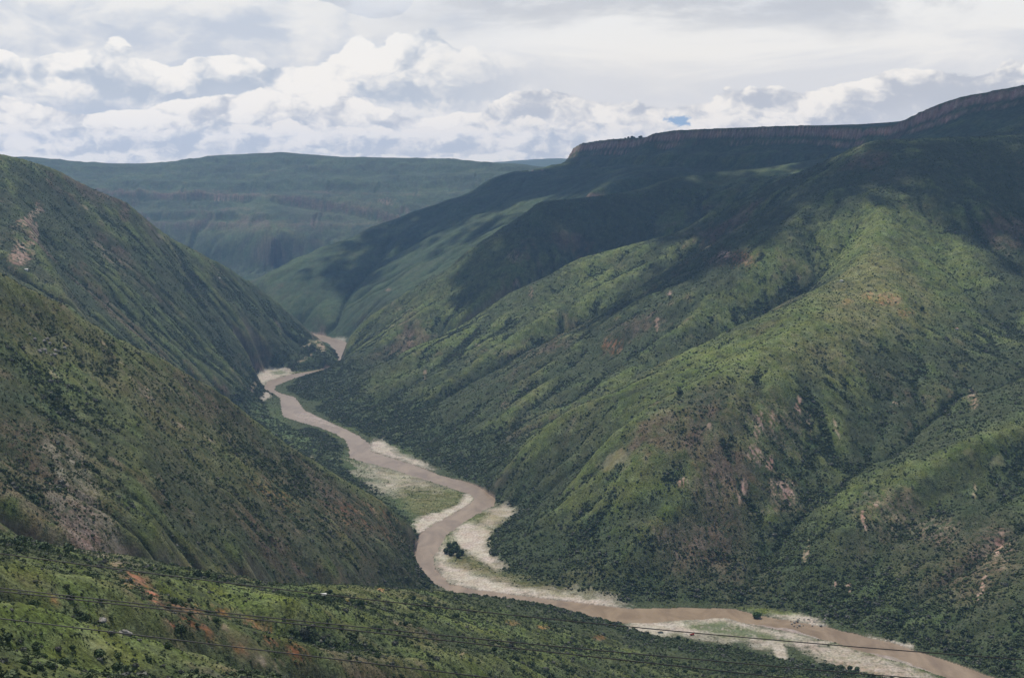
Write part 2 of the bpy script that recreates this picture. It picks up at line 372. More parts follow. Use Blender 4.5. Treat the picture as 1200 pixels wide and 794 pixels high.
#@@TERRAIN_END
# ------------------------------------------------------------------ helpers for objects and materials
def link(o, **kw):
    COL.objects.link(o)
    for k, v in kw.items(): o[k] = v
    return o
def mesh_np(name, V, F, mat=None, smooth=True):
    """mesh from arrays: V (n,3); F (m,3|4)"""
    me = bpy.data.meshes.new(name); k = F.shape[1]
    me.vertices.add(len(V)); me.vertices.foreach_set('co', np.ascontiguousarray(V, np.float32).ravel())
    me.loops.add(F.size); me.loops.foreach_set('vertex_index', np.ascontiguousarray(F, np.int32).ravel())
    me.polygons.add(len(F)); me.polygons.foreach_set('loop_start', np.arange(0, F.size, k, dtype=np.int32))
    me.polygons.foreach_set('loop_total', np.full(len(F), k, np.int32))
    me.polygons.foreach_set('use_smooth', np.full(len(F), smooth))
    me.update(calc_edges=True)
    if mat: me.materials.append(mat)
    return me
class NT:
    def __init__(s, t): s.t = t; s.n = t.nodes; s.l = t.links
    def new(s, typ, **kw):
        n = s.n.new(typ)
        for k, v in kw.items(): setattr(n, k, v)
        return n
    def put(s, sock, v):
        if isinstance(v, bpy.types.NodeSocket): s.l.new(v, sock)
        elif v is not None: sock.default_value = v
    def math(s, op, a, b=None, c=None, clamp=False):
        n = s.new('ShaderNodeMath', operation=op, use_clamp=clamp)
        for i, v in enumerate((a, b, c)): s.put(n.inputs[i], v)
        return n.outputs[0]
    def vmath(s, op, a, b=None):
        n = s.new('ShaderNodeVectorMath', operation=op); s.put(n.inputs[0], a)
        if b is not None: s.put(n.inputs[3 if op == 'SCALE' else 1], b)
        return n.outputs[1] if op in ('LENGTH','DOT_PRODUCT') else n.outputs[0]
    def noise(s, vec, scale, detail=3, rough=.5, dist=0., typ=None, lac=2.):
        n = s.new('ShaderNodeTexNoise')
        if typ: n.noise_type = typ
        s.put(n.inputs['Vector'], vec); s.put(n.inputs['Scale'], scale); s.put(n.inputs['Detail'], detail)
        s.put(n.inputs['Roughness'], rough); s.put(n.inputs['Distortion'], dist); s.put(n.inputs['Lacunarity'], lac)
        return n.outputs[0]
    def ramp(s, v, lo, hi, a=0., b=1., smooth=True):
        n = s.new('ShaderNodeMapRange', interpolation_type='SMOOTHSTEP' if smooth else 'LINEAR')
        for i, q in enumerate((v, lo, hi, a, b)): s.put(n.inputs[i], q)
        return n.outputs[0]
    def mix(s, f, a, b, typ='MIX'):
        n = s.new('ShaderNodeMix', data_type='RGBA', blend_type=typ)
        s.put(n.inputs[0], f); s.put(n.inputs[6], a if not isinstance(a, tuple) else (*a, 1)); s.put(n.inputs[7], b if not isinstance(b, tuple) else (*b, 1))
        return n.outputs[2]
    def combine(s, x, y, z):
        n = s.new('ShaderNodeCombineXYZ')
        for i, q in enumerate((x, y, z)): s.put(n.inputs[i], q)
        return n.outputs[0]
def material(name):
    m = bpy.data.materials.new(name); m.use_nodes = True
    t = NT(m.node_tree); b = m.node_tree.nodes['Principled BSDF']
    return m, t, b
def plain(name, col, rough=.8, var=.25, scale=2., spec=.3):
    m, t, b = material(name)
    tc = t.new('ShaderNodeTexCoord').outputs['Object']
    f = t.noise(tc, scale, 4, .6)
    dark = tuple(c*(1-var) for c in col); lite = tuple(min(1, c*(1+var)) for c in col)
    t.put(b.inputs['Base Color'], t.mix(f, dark, lite)); b.inputs['Roughness'].default_value = rough
    b.inputs['Specular IOR Level'].default_value = spec
    return m

# ------------------------------------------------------------------ ground cover
S3 = {'grass':(.115,.136,.038),'dry':(.185,.158,.068),'forest':(.046,.066,.028),'soil':(.125,.084,.058),
      'red':(.40,.165,.08),'tan':(.27,.20,.135),'scree':(.33,.275,.22),'sand':(.385,.33,.265),'green':(.075,.10,.035),'pink':(.34,.22,.17)}
FEAT = []     # (kind, amount, polygon in plan, ragged edge metres)
def feat(kind, amt, pts, rag=.12, flatz=False):
    P = np.array([(gp(*p) if flatz else raycast(*p))[:2] for p in pts])
    size = min(np.ptp(P[:,0]), np.ptp(P[:,1]))
    FEAT.append((kind, amt, P, max(3., size*rag)))
def blob(kind, amt, px, py, rx, ry, rag=.25, ang=0):
    c, s = math.cos(math.radians(ang)), math.sin(math.radians(ang))
    pts = []
    for k in range(10):
        a = k*math.pi/5; u = rx*math.cos(a); v = ry*math.sin(a)
        pts.append((px+u*c-v*s, py+u*s+v*c))
    cen = raycast(px, py); P = []
    for p in pts:
        q = raycast(*p)
        if abs(q[1]-cen[1]) < 60+.25*cen[1]*0+ry*cen[1]/1667*7: P.append(q[:2])
        else: P.append(cen[:2])
    P = np.array(P); FEAT.append((kind, amt, P, max(3., rag*rx*cen[1]/1667)))
exec_feats = True
# bright grass on crests and benches
feat('grass',1.,[(1014,306),(966,337),(881,379),(791,431),(730,459),(702,468),(690,480),(760,476),(800,455),(860,430),(905,410),(951,378),(985,347)],.15)
feat('grass',.8,[(950,300),(985,262),(1035,238),(1110,262),(1145,300),(1150,345),(1085,388),(1030,398),(962,392),(940,368),(990,320)],.12)
feat('dry',.55,[(960,350),(985,322),(1020,318),(1060,345),(1080,378),(1035,392),(970,388)],.2)
feat('dry',.5,[(1055,330),(1000,322),(1030,290),(1080,330),(1110,372),(1085,375)],.2)
blob('red',.45,1040,352,16,8); blob('red',.4,1018,347,8,5); blob('red',.4,993,354,7,4); blob('red',.3,1062,368,12,6)
feat('dry',.5,[(930,400),(1000,400),(1010,425),(960,440),(925,425)],.3)
feat('grass',.5,[(715,290),(688,302),(660,318),(640,335),(600,345),(575,360),(640,380),(700,350),(745,320),(770,290)],.2)
feat('grass',.5,[(540,300),(520,325),(480,342),(440,375),(500,372),(560,345),(600,325),(595,300)],.2)
feat('grass',.8,[(870,330),(850,345),(840,362),(880,355),(905,335),(900,325)],.2)
feat('grass',.95,[(165,678),(240,683),(300,692),(340,700),(350,725),(320,738),(280,735),(235,716),(200,708)],.12)
feat('grass',.6,[(0,648),(60,655),(140,672),(150,690),(120,700),(60,680),(0,672)],.2)
feat('grass',.6,[(400,692),(440,690),(520,708),(600,725),(700,745),(780,765),(760,785),(640,760),(560,745),(480,722),(410,708)],.15)
feat('grass',.6,[(0,700),(70,715),(140,745),(230,760),(300,790),(200,793),(0,793)],.2)
feat('grass',.5,[(440,740),(560,770),(640,793),(480,793),(400,760)],.3)
feat('grass',.55,[(0,355),(60,385),(130,430),(210,480),(300,540),(350,590),(300,585),(200,530),(100,470),(0,410)],.2)
feat('grass',.4,[(1200,525),(1140,540),(1090,572),(1075,590),(1130,570),(1200,550)],.3)
feat('grass',.4,[(1200,500),(1140,515),(1090,545),(1040,575),(1010,600),(1060,585),(1110,555),(1200,522)],.2)
feat('grass',.45,[(500,415),(460,430),(430,450),(420,470),(470,450),(520,425)],.3)
feat('forest',.7,[(640,195),(560,218),(480,252),(420,276),(360,302),(312,324),(325,350),(360,385),(400,385),(450,345),(520,300),(600,262),(640,236),(760,215)],.15)
feat('grass',.55,[(380,300),(400,292),(445,290),(460,300),(430,310),(385,312)],.3); feat('grass',.5,[(560,250),(620,232),(645,240),(600,262),(560,275)],.3)
# brown / reddish ground
feat('soil',.75,[(15,330),(60,352),(130,396),(200,428),(250,470),(300,510),(290,530),(230,490),(150,440),(80,390),(30,355)],.2)
feat('soil',.6,[(0,480),(60,500),(110,560),(150,640),(110,650),(40,600),(0,560)],.25)
feat('soil',.6,[(285,480),(330,525),(360,560),(420,590),(470,620),(455,640),(380,600),(320,560),(285,520)],.3)
feat('soil',.25,[(150,440),(300,540),(470,640),(480,680),(300,660),(180,600),(120,500)],.3)
feat('red',.35,[(292,565),(330,565),(350,595),(330,600),(300,580)],.4)
feat('red',.35,[(375,590),(440,600),(478,620),(470,640),(420,618),(380,605)],.4)
feat('soil',.55,[(640,490),(560,440),(620,450),(700,490),(670,520)],.4)
feat('soil',.6,[(830,560),(780,640),(760,660),(800,680),(900,690),(880,640),(860,600)],.4)
feat('soil',.5,[(1060,640),(1180,620),(1190,700),(1150,740),(1080,690)],.4)
feat('soil',.5,[(760,500),(870,440),(880,470),(830,520),(770,540)],.3)
blob('red',.45,718,406,12,12,.3); blob('red',.4,870,305,18,10,.4); blob('soil',.7,840,300,16,14,.4); blob('pink',.6,604,302,10,6,.4)
blob('pink',.75,22,300,9,13); blob('pink',.7,40,275,6,14); blob('pink',.5,46,240,5,4); blob('soil',.6,146,250,7,12)
feat('pink',.8,[(18,263),(34,252),(48,242),(52,248),(40,258),(34,268),(22,270)],.1)
feat('pink',.7,[(10,305),(20,285),(36,283),(40,300),(30,315),(14,318)],.15)
feat('tan',.5,[(112,280),(125,295),(140,312),(134,313),(118,297),(106,282)],.1)
feat('scree',.95,[(64,518),(76,522),(88,556),(106,590),(126,626),(146,662),(130,660),(108,628),(88,592),(76,558)],.18)
feat('pink',.6,[(68,600),(95,605),(115,640),(120,658),(100,648),(80,625)],.25)
feat('tan',.7,[(125,660),(146,658),(150,668),(130,668)],.2)
for a in ((170,455,14,2,35),(140,425,12,2.5,30),(75,405,10,3,25),(118,405,9,3,20),(60,440,14,2,40),(190,565,12,1.6,65),(222,655,14,3,35),(250,678,9,2.5,45),(310,684,7,1.5,40),(15,550,16,2,50),(210,500,12,1.5,30),(245,515,9,1.6,25),(40,375,9,2,40),(165,460,20,3,42),(365,535,12,2.5,35)):
    blob('tan',.65,*a[:4],.4,a[4])
for a in ((918,575,17,12,0),(890,500,5,16,15),(905,495,3,14,0),(935,480,4,14,10),(885,535,9,12,-20),(870,578,4,18,18),(948,495,3,12,-10),(902,545,5,8,0),(830,505,3,8,15),(800,567,7,6,0),(980,505,2.5,18,-10),(1047,475,5,4,0),(1140,468,6,13,-10),(995,690,5,5,0),(978,688,2.5,6,0),(945,648,3,16,15),(1012,610,3,16,-8),(1027,592,3,5,0),(1142,577,2.5,9,0),(1170,640,5,22,15),(1150,690,3,20,15),(848,300,7,5,0),(785,345,4,3,0),(770,380,3,9,0)):
    blob('pink' if (a[0]+a[1]) % 3 else 'tan',.95,*a[:4],.55,a[4])
for a in ((1165,645,26,30,0),(840,570,30,22,0),(905,500,45,22,0),(1040,600,40,22,0),(920,590,30,10,0),(1100,625,28,20,0),(800,640,40,16,0)):
    blob('pink',.32,*a[:4],.5,a[4])
feat('tan',.8,[(870,602),(890,601),(940,598),(955,599),(940,600),(890,604)],.03)
for a in ((545,620,3,2),(500,600,3,2),(592,475,4,3),(560,405,3,2),(605,335,4,7),(622,344,3,7),(480,400,3,9),(498,440,2,9),(455,340,4,3)):
    blob('pink',.6,*a,.4,0)
# far plateau
feat('grass',.6,[(300,285),(250,275),(230,262),(300,262),(345,268),(350,285),(330,305),(315,310)],.2)
blob('soil',.6,250,232,50,5,.2); blob('pink',.6,268,236,24,4,.2); blob('soil',.5,400,250,60,14,.3); blob('pink',.5,455,240,12,4,.3)
# foreground red banks
feat('red',.95,[(150,672),(160,674),(176,686),(182,698),(174,700),(164,690),(152,678)],.12)
blob('red',.7,188,708,4,3); blob('red',.75,232,713,5,4); blob('red',.7,267,724,8,5); blob('red',.6,315,743,5,6); blob('tan',.7,262,742,7,8); blob('tan',.8,305,778,12,10); blob('tan',.7,325,785,12,8); blob('red',.4,225,725,14,8); blob('tan',.5,240,730,9,12); blob('red',.4,60,705,12,3,.4,25)
blob('scree',.9,121,733,7,5,.3,30); blob('scree',.8,146,742,8,3,.3); blob('red',.7,447,694,6,3,.3); blob('red',.5,378,702,5,2,.3); blob('dry',.9,407,705,5,3,.3); blob('tan',.6,466,731,6,3,.3,25); blob('red',.4,600,732,9,3); blob('red',.4,640,737,12,3); blob('red',.4,700,748,12,3); blob('tan',.8,543,768,2,8,.2,25)
for a in ((150,684,12,6,35),(172,690,10,7,40),(182,704,7,7,40),(213,712,14,5,10),(255,722,14,6,15),(300,738,16,8,30),(318,752,8,10,50),(240,745,12,8,20),(285,762,12,8,30),(205,735,10,5,20),(350,770,14,8,20)):
    blob('red',.75,*a[:4],.5,a[4]); blob('soil',.5,a[0],a[1],a[2]*1.7,a[3]*1.5,.4,a[4])
feat('tan',1.,[(371,398),(376,397),(382,413),(376,415),(369,405)],.1)
feat('tan',1.,[(353,411),(354,405),(362,402),(372,396),(376,398),(366,404),(358,406),(356,411)],.1)
feat('tan',.9,[(300,431),(310,428),(318,434),(328,430),(345,430),(350,436),(335,440),(315,444),(304,440)],.2)
feat('tan',.8,[(348,424),(356,421),(363,414),(366,415),(360,422),(350,426)],.05)
feat('tan',.8,[(291,457),(297,448),(304,446),(304,452),(296,460)],.1)
# flood plain
W = lambda k, a, pts, rag=.05: feat(k, a, pts, rag, True)
W('green',.9,[(408,530),(440,545),(497,562),(547,578),(557,583),(533,601),(490,627),(470,600),(440,570),(405,548),(340,500),(330,480),(300,470),(290,490),(320,520),(380,540)])
W('dry',.5,[(440,548),(497,562),(545,579),(540,592),(500,610),(478,598)],.1)
W('sand',.95,[(405,537),(430,543),(460,550),(497,561),(520,568),(535,574),(515,573),(490,568),(470,563),(450,562),(425,552)],.25)
W('sand',.95,[(547,577),(558,583),(551,592),(534,602),(511,614),(491,628),(484,616),(490,607),(515,601),(537,592)],.1)
W('sand',.7,[(425,560),(450,565),(470,580),(455,582),(435,572)],.4)
W('sand',1,[(508,652),(523,627),(530,620),(524,640),(528,660),(560,672),(600,686),(640,692),(700,700),(724,708),(745,714),(700,716),(633,703),(560,693),(527,687),(510,668)],.08)
W('sand',1,[(545,611),(562,616),(576,624),(570,640),(578,655),(592,668),(586,670),(566,660),(548,648),(536,640),(531,630),(535,618)],.15)
W('sand',.9,[(578,594),(605,596),(602,606),(585,612),(572,625),(560,612),(572,600)],.35)
W('dry',.6,[(524,655),(533,640),(560,658),(590,672),(640,688),(680,695),(640,692),(590,682),(548,670),(525,664)],.1)
W('dry',.6,[(556,606),(580,596),(600,601),(580,620),(576,650),(600,680),(680,690),(720,697),(700,700),(640,692),(590,672),(572,640),(572,622)],.15)
W('sand',1,[(433,520),(447,515),(455,522),(470,533),(492,540),(511,553),(490,547),(473,541),(457,536),(436,530)],.12)
W('green',.7,[(450,516),(490,530),(495,540),(470,532)],.1)
W('sand',1,[(896,720),(925,719),(945,722),(974,737),(960,735),(930,728)],.15)
W('grass',.8,[(862,712),(900,714),(940,720),(925,722),(890,719)],.1)
W('sand',.8,[(1015,745),(1070,757),(1068,761),(1014,748)],.1)
W('sand',.9,[(728,731),(760,727),(800,725),(850,722),(880,732),(930,742),(968,752),(930,756),(905,762),(870,752),(800,746),(750,745)],.12)
W('green',.85,[(800,731),(850,729),(880,738),(925,749),(930,754),(900,752),(850,746),(810,738)],.1)
W('sand',.9,[(905,755),(918,755),(922,765),(924,780),(914,782),(908,768)],.2)
W('sand',.85,[(930,753),(985,751),(960,757),(932,758)],.1)
W('scree',.9,[(935,757),(985,756),(1040,774),(1105,796),(1060,800),(1000,786),(955,772)],.1)
W('tan',.6,[(980,770),(1080,800),(1030,800),(970,780)],.2)
W('sand',.9,[(300,437),(312,431),(335,431),(345,438),(328,442),(313,448),(309,457),(303,452),(298,446)],.2)
W('sand',.9,[(291,455),(303,450),(304,456),(296,461)],.2)
W('green',.8,[(316,436),(330,434),(338,438),(322,440)],.2)
W('sand',.9,[(385,396),(406,397),(405,401),(384,400)],.1); W('sand',.8,[(302,464),(316,461),(318,465),(306,472)],.2)
W('green',.8,[(385,410),(398,422),(396,427),(380,420)],.1)
MUD = [np.array([gp(*p) for p in q]) for q in (
    [(878,730),(930,737),(968,750),(925,748),(900,741)],
    [(1012,763),(1045,768),(1080,782),(1118,798),(1085,794),(1045,780)],
    [(800,731),(835,724),(862,729),(880,738),(850,734),(830,731)],
    [(345,484),(360,483),(384,493),(398,502),(380,497),(360,493),(346,488)])]
def carve(x, y, z):
    """river bed, gravel and mud bars"""
    wx = x+3.5*perlin(x/22, y/22, 61); wy = y+4*perlin(x/30, y/30, 62)
    w = inpoly(wx, wy, RIV); mud = np.zeros(x.shape, bool)
    for M in MUD: mud |= inpoly(wx, wy, M)
    z = np.where(w & ~mud, -1.0-.4*perlin(x/40,y/40,63), z)
    z = np.where(w & mud, .12+.3*np.abs(perlin(x/15,y/40,64)), z)
    z = np.where(~w, np.maximum(z, .55+.5*np.abs(perlin(x/18,y/18,65))), z)
    return z, w & mud, w & ~mud
Hs = np.where(rv, .9, H)
def smooth01(v, a, b):
    t = np.clip((v-a)/(b-a), 0, 1); return t*t*(3-2*t)
FORD = blur(((H0 < 12) | rv).astype(float), 4)
def cover(x, y, z):
    """true ground colour (albedo) and bush density from slope, hollows, height and the mapped patches"""
    sl = sample(SLP, DX, x, y); la = sample(LA, DX, x, y); cu = sample(CURV, DX, x, y); c2 = sample(CURV2, DX, x, y)
    lf = samplef(LAF, x, y); cf = samplef(CUF, x, y)
    n1 = fbm(x, y, 420, 3, 71); n2 = fbm(x, y, 110, 3, 72); n3 = fbm(x, y, 24, 3, 73); n4 = fbm(x, y, 7, 2, 74)
    # streaks running down the slope
    gx_ = sample(GXX, DX, x, y); gy_ = sample(GYY, DX, x, y)
    forest = smooth01(.22*(lf-1.1)+.22*cf+.30*(la-.9)+.07*cu+.02*c2+.9*n2+.7*n1+.35*n3-.0004*(z-300), .15, .75)
    toe = smooth01(95-z+60*n2+25*n3, 0, 60)*smooth01(z, 1.5, 5)
    forest = np.maximum(forest, .6*toe)
    grass = smooth01(-.22*cf-.10*cu-.035*c2+1.1*n1+.6*n2+.3*n3+.15, .12, .75)*(1-.8*forest)
    soil = smooth01(fbm(x, y, 260, 4, 81)+.35*n3, .16, .45)*(1-forest)*smooth01(sl, .25, .55)
    scar = smooth01(fbm(x, y, 130, 4, 91)+.25*n3, .42, .60)*smooth01(sl, .5, .8)*(1-forest)
    col = np.empty(x.shape+(3,), np.float32); col[:] = (.060,.073,.033)
    def lay(c, m):
        nonlocal col
        col += (np.array(c, np.float32)-col)*np.clip(m, 0, 1)[..., None]
    lay(S3['grass'], .62*grass); lay(S3['soil'], .65*soil); lay(S3['forest'], .9*forest); lay(S3['tan'], .35*scar)
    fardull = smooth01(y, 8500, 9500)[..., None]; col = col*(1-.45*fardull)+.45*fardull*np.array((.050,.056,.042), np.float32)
    patch = smooth01(.8*n2+.6*n1+.5*n3, -.22, .30)
    dens = (.14+.44*patch)*(1-.75*grass)+.70*forest
    bare = np.zeros(x.shape, np.float32)+.8*scar
    for kind, amt, P, rag in FEAT:
        lo = P.min(0)-2*rag-5; hi_ = P.max(0)+2*rag+5
        m = (x > lo[0]) & (x < hi_[0]) & (y > lo[1]) & (y < hi_[1])
        if not m.any(): continue
        xs = x[m]; ys = y[m]; acc = 0
        jx = rag*.8*fbm(xs, ys, max(8., rag*1.5), 3, 101); jy = rag*1.6*fbm(xs, ys, max(8., rag*1.5), 3, 102)
        for k in range(5):
            a = k*2.513; acc = acc+inpoly(xs+jx+.45*rag*math.cos(a), ys+jy+.9*rag*math.sin(a), P)
        w = acc/5.
        brk = smooth01(.8*n3[m]+.9*n4[m]+.4*n2[m]+(.9 if kind == 'sand' else .28 if kind in ('grass','green') else .2), -.18, .12)
        if kind in ('pink','tan','red','scree'):
            cx_, cy_ = P.mean(0); g0 = sample(GXX, DX, cx_, cy_); g1 = sample(GYY, DX, cx_, cy_); gl = math.hypot(g0, g1)+1e-6
            ac = (-xs*g1+ys*g0)/gl; al = (xs*g0+ys*g1)/gl
            stn = perlin(ac/5.5, al/30., 401)+.6*perlin(ac/2.6, al/14., 402)+.5*n4[m]
            brk = smooth01(stn, -.55, .05) if kind == 'scree' else smooth01(stn, -.12, .28)
        w = w*amt*(.35+.65*brk if kind in ('grass','green','dry') else brk)
        if kind == 'sand': w = w*smooth01(-z[m], -14, -7)
        c = col[m]; c += (np.array(S3[kind], np.float32)-c)*w[:, None]; col[m] = c
        d = dens[m]; tgt = {'grass':.05,'dry':.10,'green':.28,'forest':1.3,'soil':.45}.get(kind, 0.0)
        dens[m] = d+(tgt-d)*w
        if kind in ('sand','tan','scree','red','pink'):
            q = bare[m]; bare[m] = np.maximum(q, w)
    stra = smooth01(y, 9300, 9700)*smooth01(z, 330, 420)*smooth01(-z, -860, -760)*smooth01(sl+.35*n2+.25*perlin(x/2500, (z+25*n2)/38, 56), .30, .62)
    lay((.19,.12,.095), .65*stra)
    cano = smooth01(y, 5300, 5900)*np.clip(.35+.6*dens+.5*n3+.4*n2, 0, .85)
    lay((.042,.062,.028), cano)
    rock = smooth01(sl, 1.15, 1.8)*(1-.5*forest*(sl < 1.6))
    high = smooth01(z, 560, 700)*smooth01(y, 5300, 5700)
    band = perlin(x/900, (z+12*n2)/13, 55)
    cc = 1.3*np.stack([.17+.11*band+.09*np.clip(n2,0,1), .115+.045*band+.02*np.clip(n2,0,1), .095+.03*band], -1)
    k = (rock*(.25+.65*high))[..., None]
    col = col*(1-k)+np.clip(cc,.04,.5)*k
    sandm = smooth01(4-z, 0, 1)*(y > 1500)
    tone = 1+(.26*n1+.32*n2+.40*n3+.30*n4)*(1-.6*sandm)+sandm*.45*np.clip(perlin(x/3.1, y/6., 77), -1, .3)
    col *= np.clip(tone, .45, 1.7)[..., None]
    dens = np.clip(dens*(1-rock), 0, 1.4)
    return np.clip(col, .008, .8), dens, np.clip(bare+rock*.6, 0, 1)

# ------------------------------------------------------------------ terrain material
TM, t, b = material('hillside_ground')
geo = t.new('ShaderNodeNewGeometry'); P = geo.outputs['Position']
vc = t.new('ShaderNodeAttribute', attribute_name='cover').outputs['Color']
ba = t.new('ShaderNodeAttribute', attribute_name='bare').outputs['Fac']
n_big = t.noise(P, .05, 5, .6); n_sm = t.noise(P, .33, 4, .65); n_fine = t.noise(P, 1.1, 5, .72)
k1 = t.ramp(n_sm, .30, .70, .55, 1.42); k2 = t.ramp(n_big, .3, .7, .80, 1.2); k3 = t.ramp(n_fine, .3, .7, .8, 1.2)
f = t.math('MULTIPLY', t.math('MULTIPLY', k1, k2), k3)
f = t.math('ADD', t.math('MULTIPLY', f, t.math('SUBTRACT', 1., t.math('MULTIPLY', ba, .55))), t.math('MULTIPLY', ba, .55))
colr = t.vmath('SCALE', vc, f)
hsv = t.new('ShaderNodeHueSaturation'); t.put(hsv.inputs['Color'], colr); t.put(hsv.inputs['Hue'], t.ramp(t.noise(P, .02, 4, .6), .3, .7, .485, .52)); t.put(hsv.inputs['Saturation'], t.ramp(n_big, .3, .7, 1.15, .85))
t.put(b.inputs['Base Color'], hsv.outputs[0]); b.inputs['Roughness'].default_value = .95; b.inputs['Specular IOR Level'].default_value = .1
bp = t.new('ShaderNodeBump'); bp.inputs['Strength'].default_value = .9; t.put(bp.inputs['Distance'], t.ramp(ba, 0, 1, 2.6, 1.0))
t.put(bp.inputs['Height'], t.math('ADD', n_sm, t.math('MULTIPLY', n_fine, .35))); t.put(b.inputs['Normal'], bp.outputs[0])

# ------------------------------------------------------------------ terrain sheet (finer where it is nearer)
def geoms(a, b, n): return np.exp(np.linspace(math.log(a), math.log(b), n, endpoint=False))
rows = np.concatenate([geoms(14,500,110), geoms(500,1600,400), geoms(1600,7000,860), geoms(7000,9500,110), geoms(9500,13700,110)])
an = np.radians(np.concatenate([np.linspace(-43,-23.5,42,endpoint=False), np.linspace(-23.5,23.5,1240), np.linspace(23.5,43,43)[1:]]))
AA, RR = np.meshgrid(an, rows)
XX = RR*np.sin(AA); YY = RR*np.cos(AA)
_H = H; H = Hs
ZZ = height(XX, YY)
ZZ, MUDM, WATM = carve(XX, YY, ZZ)
H = _H
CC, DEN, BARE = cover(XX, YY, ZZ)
m = MUDM; CC[m] = np.array((.27,.22,.185))*(1+.25*perlin(XX[m]/8,YY[m]/30,66))[:,None]
CC[WATM] = (.2,.15,.12); BARE[MUDM|WATM] = 1
# scree apron left of the river bend etc. keep the river margin pale
nr, nc = XX.shape
ii = np.arange(nr*nc).reshape(nr,nc)
F = np.stack([ii[:-1,:-1], ii[:-1,1:], ii[1:,1:], ii[1:,:-1]], -1).reshape(-1,4)
V = np.stack([XX,YY,ZZ], -1).reshape(-1,3)
me = mesh_np('terrain', V, F, TM)
ca = me.color_attributes.new('cover', 'FLOAT_COLOR', 'POINT')
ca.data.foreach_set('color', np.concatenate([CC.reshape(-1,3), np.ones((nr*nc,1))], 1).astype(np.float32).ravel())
fa = me.attributes.new('bare', 'FLOAT', 'POINT'); fa.data.foreach_set('value', BARE.astype(np.float32).ravel())
terrain = link(bpy.data.objects.new('terrain', me), kind='structure')

# ------------------------------------------------------------------ river water
WM, t, b = material('muddy_water')
P = t.new('ShaderNodeNewGeometry').outputs['Position']
sc = t.vmath('MULTIPLY', P, (1, .45, 1))
fl = t.noise(sc, .022, 7, .68, 1.2); fr = t.noise(sc, .25, 4, .6)
t.put(b.inputs['Base Color'], t.mix(t.ramp(fl,.3,.7), (.160,.112,.070), (.262,.192,.124)))
b.inputs['Roughness'].default_value = .36; b.inputs['Specular IOR Level'].default_value = .22
bp = t.new('ShaderNodeBump'); bp.inputs['Strength'].default_value = .35; bp.inputs['Distance'].default_value = .8
t.put(bp.inputs['Height'], fr); t.put(b.inputs['Normal'], bp.outputs[0])
lo = RIV.min(0)-40; hi_ = RIV.max(0)+40
n1_, n2_ = 60, 120
wx, wy = np.meshgrid(np.linspace(lo[0],hi_[0],n1_), np.linspace(lo[1],hi_[1],n2_)); wi = np.arange(n1_*n2_).reshape(n2_,n1_)
WF = np.stack([wi[:-1,:-1], wi[:-1,1:], wi[1:,1:], wi[1:,:-1]], -1).reshape(-1,4)
cxy = np.stack([wx,wy], -1).reshape(-1,2)
rvn = sample(blur(rv.astype(float), 12), DX, cxy[WF].mean(1)[:,0], cxy[WF].mean(1)[:,1]) > .003
river = link(bpy.data.objects.new('river', mesh_np('river', np.concatenate([cxy, np.zeros((len(cxy),1))], 1), WF[rvn], WM)), kind='structure')

# ------------------------------------------------------------------ sun
AZ, EL = math.radians(-22), math.radians(60)       # azimuth from +Y, towards +X
sd = Vector((math.sin(AZ)*math.cos(EL), math.cos(AZ)*math.cos(EL), math.sin(EL)))
L = bpy.data.lights.new('sun', 'SUN'); L.energy = 4.1; L.angle = math.radians(1.0); L.color = (1,.955,.88)
so = link(bpy.data.objects.new('sun', L)); so.rotation_euler = sd.to_track_quat('Z','Y').to_euler(); so.location = (0,0,4000)

# ------------------------------------------------------------------ camera
cam = bpy.data.cameras.new('camera'); cam.sensor_width = 36; cam.lens = FPX/1200*36; cam.clip_start = .5; cam.clip_end = 120000
co = link(bpy.data.objects.new('camera', cam)); co.location = (0,0,CAMH); co.rotation_euler = (math.pi/2-TH, 0, 0)
scene.camera = co
vs = scene.view_settings; vs.view_transform = 'Standard'; vs.look = 'None'; vs.exposure = .17; vs.gamma = 1

